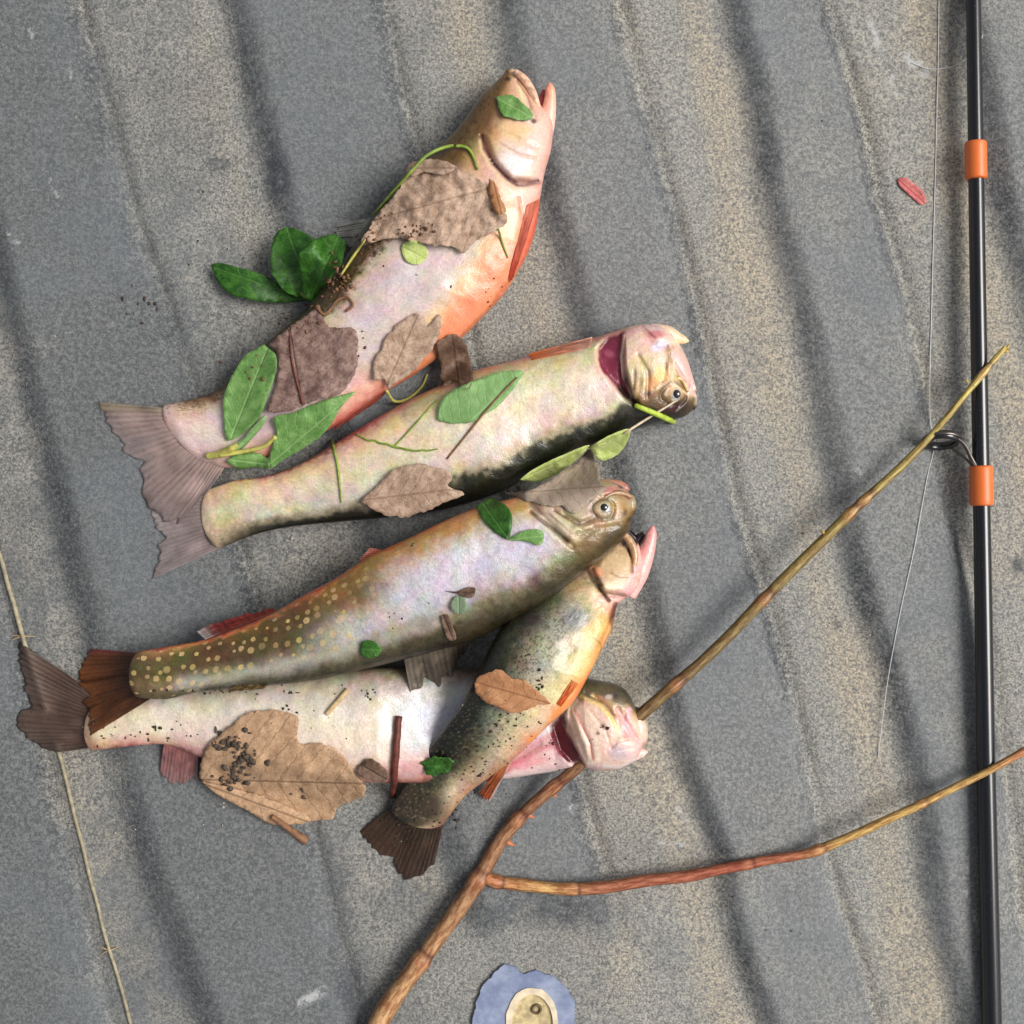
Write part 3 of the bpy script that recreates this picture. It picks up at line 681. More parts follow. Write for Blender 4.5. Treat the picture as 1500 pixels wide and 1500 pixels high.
F4 = Fish('trout with its bare white belly up, tail on the straw, stick through its gills',
    [((930,1035),(943,1092)), ((922,1018),(930,1114)), ((905,1003),(905,1127)), ((870,995),(875,1129)), ((840,990),(850,1125)), ((790,985),(800,1132)), ((730,980),(735,1142)), ((680,980),(670,1148)), ((600,978),(600,1147)), ((520,980),(520,1146)), ((440,985),(440,1140)), ((360,995),(360,1128)), ((290,1005),(290,1108)), ((240,1012),(245,1091)), ((195,1020),(195,1093)), ((140,1034),(138,1099))],
    [(0, 23), (.1, 23), (.16, 18), (.36, 18), (.48, 24), (.75, 21), (1, 14)], [(0, .75), (.09, .62), (.16, .42), (.34, .42), (.48, .56), (.75, .48), (.93, .34), (1, .2)], X4, m4,
    [(0, r_head4), (.11, r_head4), (.2, r_whiteR), (.38, r_whiteR), (.5, r_white), (.85, r_white), (1, r_tail4)],
    paints=[('poly', [(806,1062),(822,1045),(832,1060),(842,1090),(856,1122),(842,1124),(818,1100)], 4, S(92, 12, 30), .97),
            ('poly', [(838,1040),(856,1022),(882,1032),(905,1062),(890,1100),(866,1118),(846,1080)], 5, S(240, 210, 196), .6),
            ('line', [(846,1040),(862,1075),(872,1110)], 3, S(205, 120, 112), .7),
            ('line', [(870,1020),(892,1040),(903,1066)], 4, S(226, 190, 120), .8),
            ('line', [(905,1040),(918,1060),(934,1085)], 5, S(236, 170, 170), .8),
            ('poly', [(735,1142),(800,1092),(824,1100),(842,1122),(800,1136)], 5, S(238, 206, 206), .75), ('line', [(850,1030),(872,1062),(884,1104)], 3, S(214, 140, 130), .7), ('line', [(880,1022),(906,1050),(918,1084)], 3, S(206, 140, 120), .7), ('ell', 905, 1098, 16, 10, 0, S(205, 185, 190), .7), ('ell', 770, 1118, 34, 8, -12, S(226, 140, 150), .7),
            ('line', [(745,1112),(800,1080)], 7, S(214, 120, 128), .6)],
    dirt=.3, disp=[('poly', [(806,1062),(822,1045),(832,1060),(842,1090),(856,1122),(842,1124),(818,1100)], 5, -5), ('line', [(840,1042),(856,1090),(862,1122)], 5, 1.0),
          ('line', [(905,1040),(918,1060),(934,1085)], 4, -2), ('poly', [(838,1040),(856,1022),(882,1032),(905,1062),(890,1100),(866,1118),(846,1080)], 6, 1.6), ('line', [(870,1020),(892,1040),(903,1066)], 3, -1.4), ('line', [(888,1100),(905,1085),(930,1080)], 3, -1.5), ('line', [(740,1120),(790,1090)], 4, -1.5)])

# --- small trout lying over it, tail on the liner
m5 = fish_material('trout_skin_mottled', spot_scale=0.3, spot_col=S(206, 190, 130), irid=0.4, speck=0.3)
r5a = [(-1, S(22, 24, 16)), (-.6, S(52, 54, 36)), (-.3, S(120, 118, 94)), (0, S(166, 164, 144)), (.35, S(180, 174, 146)), (.62, S(200, 178, 122)), (.85, S(220, 166, 96)), (1, S(216, 110, 64))]
r5m = [(-1, S(18, 20, 14)), (-.55, S(40, 44, 30)), (-.2, S(140, 140, 118)), (.1, S(208, 196, 166)), (.5, S(226, 204, 156)), (.8, S(226, 180, 140)), (1, S(214, 120, 74))]
r5b = [(-1, S(16, 18, 12)), (-.4, S(30, 34, 22)), (0, S(84, 82, 60)), (.3, S(170, 156, 126)), (.6, S(214, 190, 158)), (1, S(190, 140, 108))]
r5t = [(-1, S(22, 18, 12)), (-.2, S(46, 38, 26)), (.4, S(80, 66, 48)), (.8, S(180, 156, 124)), (1, S(150, 112, 88))]
r5h = [(-1, S(70, 60, 40)), (-.3, S(150, 128, 96)), (.2, S(222, 186, 150)), (.6, S(236, 190, 172)), (1, S(236, 176, 172))]
F5 = Fish('small yellow-bellied trout lying crosswise over the white-bellied one, dark tail on liner',
    [((915,775),(934,792)), ((890,790),(940,815)), ((862,810),(940,842)), ((835,830),(928,868)), ((800,860),(905,886)), ((770,885),(897,920)), ((742,910),(880,955)), ((722,940),(862,990)), ((703,978),(838,1030)), ((682,1022),(800,1066)), ((656,1058),(755,1110)), ((630,1092),(715,1140)), ((604,1130),(683,1164)), ((585,1163),(662,1190)), ((575,1180),(650,1206))],
    [(0, 30), (.2, 40), (.45, 52), (.6, 51), (.74, 42), (.86, 24), (1, 11)], [(0, .7), (.1, .62), (.5, .52), (.8, .42), (1, .22)], X5, m5,
    [(0, r5h), (.2, r5h), (.27, r5a), (.45, r5a), (.58, r5m), (.75, r5b), (.9, r5b), (1, r5t)],
    paints=[('ell', 845, 905, 22, 16, 30, S(118, 128, 132), .6), ('ell', 868, 925, 20, 12, -60, S(222, 180, 86), .7),
            ('line', [(880,950),(850,1000),(820,1045)], 9, S(232, 140, 70), .85), ('line', [(815,1050),(775,1085)], 8, S(236, 150, 92), .8),
            ('line', [(902,888),(893,915),(880,942)], 5, S(90, 50, 40), .8), ('ell', 893, 828, 20, 16, 40, S(196, 170, 124), .7), ('line', [(870,838),(885,868),(915,872)], 4, S(120, 84, 64), .7)],
    spot=lambda s, t: 0.2 * sm(.5, .7, s) * sm(.5, -.2, t), verm=lambda s, t: 0.75 * sm(.6, -.1, t) * sm(.2, .3, s),
    dirt=.6, disp=[('line', [(866,835),(882,870),(915,874)], 4, -2), ('poly', [(870,835),(890,805),(935,815),(940,842),(915,868),(885,866)], 5, 1.5)])

# --- spotted trout on top of the pile
m3 = fish_material('trout_skin_spotted', spot_scale=0.14, spot_r=(0.13, 0.31), spot_col=S(206, 180, 106), irid=0.5, speck=0.22)
r3f = [(-1, S(34, 30, 16)), (-.74, S(66, 58, 32)), (-.52, S(124, 116, 92)), (-.3, S(190, 184, 182)), (.1, S(212, 206, 222)), (.4, S(214, 204, 214)), (.62, S(204, 184, 166)), (.8, S(190, 146, 92)), (1, S(190, 120, 70))]
r3m = [(-1, S(36, 32, 18)), (-.74, S(76, 70, 46)), (-.54, S(132, 126, 108)), (-.28, S(190, 182, 176)), (.05, S(186, 176, 172)), (.3, S(140, 122, 96)), (.55, S(110, 88, 50)), (.84, S(132, 98, 50)), (.94, S(188, 112, 62)), (1, S(202, 92, 54))]
r3b = [(-1, S(38, 34, 20)), (-.8, S(76, 72, 54)), (-.52, S(142, 138, 124)), (-.3, S(108, 98, 74)), (0, S(80, 66, 38)), (.5, S(78, 62, 30)), (.8, S(96, 74, 36)), (.92, S(176, 104, 62)), (1, S(176, 66, 46))]
r3t = [(-1, S(84, 72, 48)), (-.5, S(106, 92, 60)), (0, S(84, 68, 38)), (.6, S(100, 82, 46)), (.9, S(150, 116, 70)), (1, S(110, 60, 44))]
r3h = [(-1, S(56, 46, 22)), (-.6, S(98, 78, 38)), (-.2, S(150, 128, 92)), (.3, S(178, 158, 130)), (1, S(170, 140, 110))]
F3 = Fish('trout with yellow spots on its brown tail half, topmost of the pile',
    [((928,755),(924,724)), ((920,778),(905,709)), ((906,797),(880,705)), ((889,813),(840,712)), ((859,835),(795,722)), ((805,878),(750,730)), ((749,911),(698,744)), ((688,940),(650,763)), ((637,954),(597,789)), ((594,966),(543,814)), ((530,981),(490,848)), ((469,995),(450,869)), ((405,1003),(395,900)), ((345,1008),(347,920)), ((293,1013),(295,938)), ((245,1024),(245,947)), ((205,1022),(207,953))],
    [(0, 50), (.2, 50), (.45, 42), (.7, 36), (.9, 33), (1, 32)], BFT, X3, m3,
    [(0, r3h), (.12, r3h), (.2, r3f), (.42, r3f), (.56, r3m), (.72, r3b), (.86, r3b), (1, r3t)],
    paints=[('line', [(778,738),(800,762),(832,792)], 4, S(120, 102, 80), .75), ('line', [(800,742),(826,768),(846,790)], 5, S(226, 208, 184), .6), ('line', [(830,756),(850,765),(870,762)], 3, S(110, 84, 56), .7),
            ('line', [(925,732),(905,722),(890,718)], 5, S(150, 96, 80), .7), ('ell', 908, 738, 10, 14, 0, S(140, 104, 50), .6), ('line', disc(884, 746, 16, 15, 0), 3, S(84, 64, 36), .8), ('line', [(262,1002),(340,992),(450,968),(560,938),(650,905)], 9, S(176, 170, 156), .6), ('line', [(815,735),(842,742),(866,734)], 3, S(100, 74, 50), .7)],
    irid=lambda s, t: 0.3 + 0.7 * sm(-.9, -.4, t), spot=lambda s, t: sm(.40, .66, s) * sm(-.62 - .5 * sm(.75, .95, s), -.3 - .5 * sm(.75, .95, s), t) * sm(1.0, .8, t), verm=lambda s, t: 0.5 * sm(-.5, -.9, t),
    disp=[('line', [(778,738),(800,762),(838,800)], 4, -1.6), ('poly', [(795,740),(835,795),(880,800),(900,720),(850,712)], 6, 1.2), ('line', [(826,752),(850,766),(872,760)], 3, -1.2), ('line', [(918,722),(898,726),(878,728)], 3, -1.0), ('line', disc(884, 746, 16, 15, 0), 3, -1.0), ('line', [(840,800),(870,775),(905,770)], 4, -.7)])

# --- pale trout with open gill lying alone in the middle
m2 = fish_material('trout_skin_pale', spot_scale=0.17, spot_r=(0.14, 0.24), spot_col=S(236, 208, 150), irid=0.6, speck=0.16)
r2f = [(-1, S(16, 18, 12)), (-.72, S(24, 26, 16)), (-.62, S(52, 52, 32)), (-.52, S(176, 164, 134)), (-.3, S(222, 202, 186)), (.3, S(226, 212, 186)), (.65, S(212, 196, 158)), (.85, S(180, 160, 124)), (1, S(196, 130, 112))]
r2b = [(-1, S(18, 18, 12)), (-.8, S(34, 34, 24)), (-.64, S(140, 130, 106)), (-.4, S(204, 194, 176)), (.2, S(222, 206, 176)), (.65, S(226, 200, 158)), (.9, S(196, 150, 124)), (1, S(150, 84, 76))]
r2t = [(-1, S(70, 62, 46)), (-.6, S(170, 154, 126)), (.2, S(206, 188, 150)), (1, S(190, 160, 116))]
r2h = [(-1, S(26, 20, 12)), (-.72, S(56, 42, 24)), (-.5, S(116, 92, 58)), (-.15, S(186, 158, 116)), (.4, S(222, 190, 160)), (.8, S(232, 196, 178)), (1, S(226, 186, 172))]
gill2 = [(874,512),(890,494),(913,487),(914,530),(922,570),(930,592),(910,576),(892,555),(879,535)]
F2 = Fish('pale silvery trout with black back and dark red open gill, lying by itself',
    [((1016,600),(1019,576)), ((1003,610),(1013,545)), ((988,615),(1000,512)), ((970,619),(976,482)), ((950,624),(940,475)), ((916,634),(905,484)), ((885,647),(868,495)), ((857,658),(820,506)), ((793,685),(755,527)), ((748,714),(695,543)), ((700,733),(648,563)), ((637,749),(587,592)), ((567,758),(515,634)), ((503,764),(450,674)), ((423,772),(395,696)), ((371,784),(345,704)), ((325,802),(308,716))],
    [(0, 20), (.15, 24), (.45, 25), (.75, 20), (1, 11)], BFT, X2, m2,
    [(0, r2h), (.13, r2h), (.17, r2f), (.5, r2f), (.68, r2b), (.9, r2b), (1, r2t)],
    paints=[('poly', gill2, 3, S(104, 22, 44), .97), ('ell', 966, 548, 9, 16, 15, S(222, 160, 60), .85), ('ell', 953, 560, 9, 10, 0, S(206, 150, 90), .6),
            ('line', [(912,490),(914,540),(930,590)], 3, S(70, 48, 36), .8), ('line', [(930,590),(942,600)], 4, S(60, 46, 30), .7), ('line', [(975,560),(995,553),(1005,575)], 3, S(220, 186, 120), .8),
            ('line', [(975,505),(985,530),(1003,560)], 4, S(160, 124, 90), .8), ('line', [(993,515),(1006,545),(1016,570)], 6, S(234, 178, 170), .9), ('ell', 962, 490, 12, 6, 0, S(206, 110, 120), .7),
            ('ell', 968, 505, 14, 8, -20, S(214, 206, 224), .8), ('ell', 1004, 500, 8, 6, 0, S(226, 206, 150), .8), ('ell', 998, 596, 20, 12, -30, S(44, 24, 20), .85), ('line', disc(986, 577, 18, 16, 0)[:] , 3, S(70, 52, 32), .8), ('line', [(935,520),(950,545),(948,580)], 3, S(150, 116, 80), .6), ('line', [(925,500),(935,540),(930,575)], 3, S(236, 206, 182), .6), ('line', [(940,478),(960,505),(985,508)], 3, S(170, 110, 100), .6)],
    irid=lambda s, t: sm(-.6, -.4, t), spot=lambda s, t: 0.55 * sm(.45, .75, s) * sm(-.8, -.5, t), verm=lambda s, t: 0.4 * sm(-.4, -.7, t),
    disp=[('poly', gill2, 5, -4.5), ('poly', [(912,486),(914,545),(940,598),(975,560),(990,510),(960,470),(925,468)], 5, 2.0), ('line', [(975,505),(988,535),(1006,565)], 4, -1.8), ('line', [(993,512),(1006,545),(1018,572)], 4, 1.2), ('line', [(940,476),(962,505),(985,510)], 3, -1.6), ('line', disc(986, 577, 18, 16, 0), 3, -1.2), ('line', [(935,520),(950,545),(948,582)], 3, -1.0), ('line', [(1010,560),(1004,585),(990,600)], 3, -1.2)])

# --- big trout with orange belly at the top
m1 = fish_material('trout_skin_pink', spot_scale=0.2, irid=0.4, speck=0.08)
r1h = [(-1, S(66, 48, 24)), (-.55, S(104, 78, 42)), (-.3, S(176, 138, 98)), (0, S(216, 176, 144)), (.5, S(226, 192, 176)), (.85, S(226, 186, 170)), (1, S(226, 170, 156))]
r1f = [(-1, S(52, 40, 20)), (-.76, S(84, 66, 34)), (-.64, S(200, 178, 156)), (-.3, S(212, 194, 194)), (.25, S(214, 194, 190)), (.42, S(218, 190, 156)), (.58, S(232, 176, 130)), (.74, S(234, 138, 100)), (.9, S(228, 150, 110)), (1, S(206, 120, 80))]
r1b = [(-1, S(64, 48, 28)), (-.85, S(110, 86, 56)), (-.65, S(204, 180, 166)), (-.2, S(216, 200, 200)), (.4, S(218, 194, 190)), (.75, S(230, 176, 156)), (1, S(196, 96, 84))]
r1t = [(-1, S(120, 88, 54)), (-.75, S(212, 178, 150)), (-.3, S(236, 208, 200)), (.5, S(232, 204, 198)), (1, S(206, 164, 150))]
F1 = Fish('big pink-sided trout with orange belly and open mouth, covered in brown leaves',
    [((740,106),(761,108)), ((731,115),(774,126)), ((718,127),(789,150)), ((703,141),(808,176)), ((677,179),(808,215)), ((647,211),(798,253)), ((621,229),(791,293)), ((594,253),(785,333)), ((570,283),(774,368)), ((543,320),(758,400)), ((522,352),(738,432)), ((503,381),(714,458)), ((477,416),(682,490)), ((450,450),(640,525)), ((420,477),(596,556)), ((392,499),(550,582)), ((360,523),(500,618)), ((331,560),(440,652)), ((300,580),(380,674)), ((275,586),(335,685)), ((247,592),(306,678))],
    [(0, 20), (.2, 26), (.45, 29), (.75, 22), (.92, 14), (1, 12)], [(0, .8), (.08, .64), (.2, .54), (.5, .5), (.75, .46), (.93, .3), (1, .2)], X1, m1,
    [(0, r1h), (.2, r1h), (.3, r1f), (.6, r1f), (.72, r1b), (.88, r1b), (1, r1t)],
    paints=[('line', [(710,205),(722,235),(745,262),(788,268)], 4, S(150, 92, 84), .8), ('line', [(757,106),(775,130),(790,160)], 5, S(232, 176, 150), .8), ('line', [(765,118),(778,150),(786,176)], 3, S(190, 140, 104), .6),
            ('poly', [(722,340),(745,350),(735,400),(715,450),(680,485),(655,500),(650,470),(690,420)], 12, S(240, 138, 100), .7),
            ('line', [(790,300),(782,350),(765,385)], 8, S(226, 84, 62), .85), ('line', [(742,430),(720,452),(700,474)], 4, S(190, 110, 70), .7),
            ('ell', 745, 190, 26, 12, 30, S(236, 196, 150), .6), ('ell', 735, 105, 10, 8, 0, S(130, 96, 60), .6), ('ell', 755, 230, 28, 20, 40, S(240, 222, 222), .5)],
    irid=lambda s, t: 0.4 + 0.6 * sm(.8, .3, t), verm=lambda s, t: 0.7 * sm(-.5, -.75, t),
    disp=[('line', [(708,203),(722,238),(748,265),(790,270)], 5, -2.2), ('poly', [(712,200),(724,234),(748,260),(792,262),(812,190),(760,150)], 6, 1.8), ('line', [(762,112),(778,140),(792,166)], 3, -1.4), ('line', [(728,190),(750,200),(785,215)], 4, -.8)], nose=0.3)

# lower jaws (open mouths)
def jaw(fish, path, rad, z0, z1, cols, flat=0.75, label=None):
    n_ = 28
    p = catmull(path, n_); zz = np.linspace(z0, z1, n_) * MM
    r_ = np.interp(np.linspace(0, 1, n_), np.linspace(0, 1, len(rad)), rad) * K
    r_[-3:] *= np.array([.85, .6, .25])
    pts = PN(p[:, 0], p[:, 1], zz)
    v, f = tube_mesh(pts, r_, 22)
    v = v.reshape(n_, 22, 3); v[..., 2] = zz[:, None] + (v[..., 2] - zz[:, None]) * flat; v = v.reshape(-1, 3)
    o = mesh_obj('lower_jaw', v, f, fish.body.data.materials[0], fish.root)
    me = o.data; u = np.repeat(np.linspace(0, 1, n_), 22)
    w = (0.5 + 0.5 * np.sin(np.tile(np.arange(22) / 22 * 2 * np.pi, n_) * 1 + 0.5))[:, None]
    c = np.asarray(cols[0]) * (1 - u[:, None]) + np.asarray(cols[1]) * u[:, None]
    c = c * (0.85 + 0.2 * w)
    cattr(me, 'col', c); vattr(me, 'fc', v / MM)
    for a_ in ('irid', 'spot', 'verm', 'dirt'): fattr(me, a_, np.full(len(v), 0.2 if a_ == 'irid' else 0.0))
    add_surf(fish.key + 'jaw' + str(len(SURF)), v, [q for q in f if len(q) == 4])
    return o
jaw(F1, [(792,205),(802,170),(806,142),(805,121)], [16, 13, 9, 6], 20, 22, (S(240, 206, 190), S(232, 150, 120)))
jaw(F2, [(955,492),(978,490),(995,496),(1009,500)], [18, 14, 9, 4], 22, 22, (S(232, 200, 186), S(222, 198, 150)))
jaw(F5, [(915,868),(934,838),(948,806),(957,770)], [18, 16, 11, 6], 30, 32, (S(236, 184, 174), S(226, 150, 150)))
jaw(F4, [(880,1112),(905,1110),(926,1105),(949,1101)], [18, 16, 11, 5], 22, 22, (S(240, 206, 198), S(226, 190, 176)))
jaw(F3, [(868,715),(890,712),(908,712),(922,718)], [10, 10, 8, 5], 44, 46, (S(190, 150, 124), S(170, 104, 92)))
# gums / mouth lining
def blob(fish, name, path, rad, z0, z1, col, rough=0.35):
    n_ = 20; p = catmull(path, n_); zz = np.linspace(z0, z1, n_) * MM
    r_ = np.interp(np.linspace(0, 1, n_), np.linspace(0, 1, len(rad)), rad) * K
    v, f = tube_mesh(PN(p[:, 0], p[:, 1], zz), r_, 14)
    o = mesh_obj(name, v, f, simple('mouth_flesh', col, rough, 0.35, 350, 0.3, 0.5, coat=0.4), fish.root); return o
blob(F1, 'tongue', [(788,172),(794,150),(798,132)], [8, 7, 4], 16, 18, S(150, 62, 66))
blob(F5, 'tongue', [(918,812),(930,795),(944,782)], [12, 9, 5], 24, 26, S(58, 36, 50))
blob(F2, 'tongue', [(980,520),(992,520),(1002,522)], [10, 8, 4], 16, 16, S(120, 70, 66))
blob(F4, 'tongue', [(905,1066),(920,1072),(932,1076)], [10, 8, 5], 18, 19, S(190, 110, 116))

blob(F1, 'maxilla', [(754,104),(768,116),(780,136),(789,160)], [4, 6, 6, 4], 26, 27, S(222, 178, 150))
blob(F2, 'maxilla', [(984,512),(996,526),(1007,550),(1016,574)], [4, 6, 6.5, 5], 27, 24, S(226, 176, 166))
blob(F2, 'lip', [(972,562),(984,556),(998,556),(1008,574)], [2, 2.6, 2.6, 2], 36, 31, S(206, 172, 116))
blob(F4, 'maxilla', [(910,1040),(922,1052),(932,1066),(938,1082)], [4, 7, 7, 4], 29, 26, S(226, 168, 164))
blob(F5, 'maxilla', [(908,778),(922,792),(930,812),(928,836)], [4, 6, 5, 3], 40, 42, S(190, 150, 112))
blob(F3, 'maxilla', [(925,728),(908,722),(894,724),(882,732)], [3, 4, 4, 2], 56, 62, S(150, 112, 76))
eye(F2, 985, 578, 12, -1.8, off=(.42, .05))
eye(F3, 884, 746, 11, -1.6, off=(.05, .2))
eye(F1, 752, 160, 11, -2.5)

# fins
PALE = S(200, 184, 180)
fin(F2, 'tail_fin', [(335,722),(330,755),(345,792)], [(205,722),(226,768),(231,806),(218,850)], S(166, 146, 144), S(158, 148, 148), zb=11, rays=18, ragged=4)
fin(F1, 'tail_fin', [(268,600),(300,645),(335,676)], [(134,588),(152,614),(176,652),(202,694),(213,742),(250,772),(288,742)], S(206, 176, 168), S(140, 128, 128), zb=13, rays=24, ragged=5, edge=(0.02, .05, S(150, 136, 118)))
fin(F4, 'tail_fin', [(160,1030),(160,1090)], [(22,936),(26,970),(36,1010),(24,1068),(72,1104)], S(110, 84, 72), S(104, 88, 80), zb=14, rays=20, ragged=4)
fin(F3, 'tail_fin', [(226,958),(226,1020)], [(126,950),(114,986),(122,1032),(128,1080)], S(64, 36, 20), S(122, 72, 38), zb=32, rays=18, ragged=4, edge=(0.0, .06, S(120, 60, 56)))
fin(F5, 'tail_fin', [(590,1168),(652,1194)], [(522,1222),(548,1248),(572,1258),(584,1290),(612,1288),(636,1268)], S(64, 50, 34), S(74, 52, 40), zb=10, rays=16, ragged=4)
fin(F1, 'pectoral_fin', [(772,300),(790,292)], [(743,414),(750,412)], S(230, 130, 100), S(206, 74, 56), zb=30, ztip=26, rays=9, ragged=3, own=True, lift=.6)
fin(F1, 'anal_fin', [(580,562),(505,612)], [(548,592),(484,634)], S(236, 132, 100), S(140, 40, 44), zb=24, rays=9, ragged=2, ztip=16)
fin(F1, 'dorsal_fin', [(545,318),(515,362)], [(488,330),(492,358)], S(166, 164, 152), S(176, 176, 174), zb=26, rays=10, ragged=4, ztip=10)
fin(F2, 'pectoral_fin', [(868,493),(864,509)], [(772,519),(778,527)], S(222, 170, 150), S(216, 110, 44), zb=28, ztip=30, rays=8, ragged=2, own=True, lift=.6)
fin(F3, 'anal_fin', [(405,895),(300,936)], [(398,888),(283,920)], S(150, 60, 48), S(130, 40, 40), zb=36, rays=10, ragged=2, ztip=30, edge=(1.0, .12, S(206, 196, 192)))
fin(F3, 'pelvic_fin', [(562,806),(540,818)], [(540,802),(524,822)], S(214, 96, 50), S(220, 150, 130), zb=42, rays=6, ragged=1, ztip=38)
fin(F3, 'dorsal_fin', [(690,936),(592,966)], [(684,956),(652,998),(602,1018)], S(112, 102, 88), S(128, 116, 104), zb=42, rays=13, ragged=5)
fin(F3, 'adipose_fin', [(400,998),(345,1004)], [(384,1010),(330,1014)], S(104, 84, 48), S(96, 74, 36), zb=38, rays=4, ragged=1, ztip=38)
fin(F4, 'anal_fin', [(240,1088),(290,1100)], [(233,1136),(250,1148),(289,1148)], S(170, 108, 106), S(150, 116, 116), zb=18, rays=11, ragged=3)
fin(F5, 'pelvic_fin', [(752,1112),(728,1130)], [(716,1177),(700,1164)], S(214, 130, 80), S(176, 74, 28), zb=32, rays=8, ragged=2, ztip=14, edge=(0.0, .12, S(226, 206, 196)))
fin(F5, 'pectoral_fin', [(848,1002),(838,996)], [(821,1036),(816,1032)], S(238, 140, 74), S(238, 104, 46), zb=48, rays=6, ragged=1, ztip=54, own=True, lift=.8)

# ------------------------------------------------------------------ leaves
def leaf_material(name, col, col2, vein, mott=0.5, rough=0.55, holes=0.0, coat=0.0, trans=0.15, spacing=7.0, vstr=0.6):
    t = MT(name)
    lc = t.attr('lc', 'Vector')
    sp = t.new('ShaderNodeSeparateXYZ'); t.link(lc, sp.inputs[0])
    av = t.math('ABSOLUTE', sp.outputs[1])
    n = t.noise(lc, 0.16, 6, 0.75); n2 = t.noise(lc, 0.9, 5, 0.75)
    c = t.mix(t.ramp(n, 0.3, 0.7), col, col2)
    c = t.mix(t.math('MULTIPLY', t.ramp(n2, 0.45, 0.75), mott), c, tuple(np.array(col) * 0.45))
    wob = t.math('MULTIPLY', t.noise(lc, 0.2, 3), 7.0)
    ph = t.math('DIVIDE', t.math('ADD', t.math('SUBTRACT', sp.outputs[0], t.math('MULTIPLY', av, 0.75)), wob), spacing)
    fr = t.math('ABSOLUTE', t.math('SUBTRACT', t.math('FRACT', ph), 0.5))
    side = t.ramp(fr, 0.09, 0.0)
    mid = t.ramp(av, 0.9, 0.15)
    vn = t.math('MAXIMUM', t.math('MULTIPLY', side, 0.55), mid)
    c = t.mix(t.math('MULTIPLY', vn, vstr), c, vein)
    hgt = t.math('ADD', t.math('MULTIPLY', n2, 0.5), t.math('MULTIPLY', vn, -0.6))
    t.out(c, rough, t.bump(hgt, 0.6, 0.0009), 0.4, coat)
    if trans:
        tr = t.new('ShaderNodeBsdfTranslucent'); t.link(c, tr.inputs['Color'])
        mx = t.new('ShaderNodeMixShader'); mx.inputs[0].default_value = trans
        t.link(t.b.outputs[0], mx.inputs[1]); t.link(tr.outputs[0], mx.inputs[2]); t.link(mx.outputs[0], t.n['Material Output'].inputs['Surface'])
    return t.m
L_DGREEN = leaf_material('leaf_dark_green', S(28, 70, 18), S(72, 128, 42), S(96, 150, 70), 0.35, 0.4, coat=0.1, vstr=.35)
L_GREEN = leaf_material('leaf_green', S(92, 142, 66), S(138, 178, 104), S(164, 198, 130), 0.4, 0.4, vstr=.5)
L_PGREEN = leaf_material('leaf_pale_green', S(122, 164, 96), S(142, 182, 116), S(160, 196, 136), 0.12, 0.5, vstr=.4)
L_LIME = leaf_material('leaf_lime', S(186, 206, 112), S(216, 226, 150), S(190, 206, 120), 0.15, 0.5, vstr=.3)
L_BROWN = leaf_material('leaf_brown', S(152, 122, 100), S(206, 178, 156), S(112, 82, 62), 0.55, 0.65, trans=.05, vstr=.4)
L_TAN = leaf_material('leaf_tan', S(166, 130, 98), S(208, 172, 138), S(112, 80, 54), 0.75, 0.65, trans=.05, spacing=11)
L_PURPLE = leaf_material('leaf_purple_brown', S(104, 76, 70), S(166, 138, 126), S(74, 46, 40), 0.75, 0.6, trans=.03, spacing=6, vstr=.4)
L_GREYB = leaf_material('leaf_grey_brown', S(158, 140, 122), S(174, 156, 140), S(140, 120, 102), 0.25, 0.65, trans=.05)
L_ORANGE = leaf_material('leaf_orange_brown', S(172, 116, 76), S(192, 142, 100), S(140, 92, 60), 0.4, 0.6, trans=.05)
L_DBROWN = leaf_material('leaf_dark_brown', S(84, 62, 48), S(130, 102, 84), S(60, 42, 34), 0.5, 0.65, trans=.03)
L_PINK = leaf_material('petal_pink', S(220, 112, 112), S(236, 150, 140), S(190, 80, 90), 0.2, 0.5)

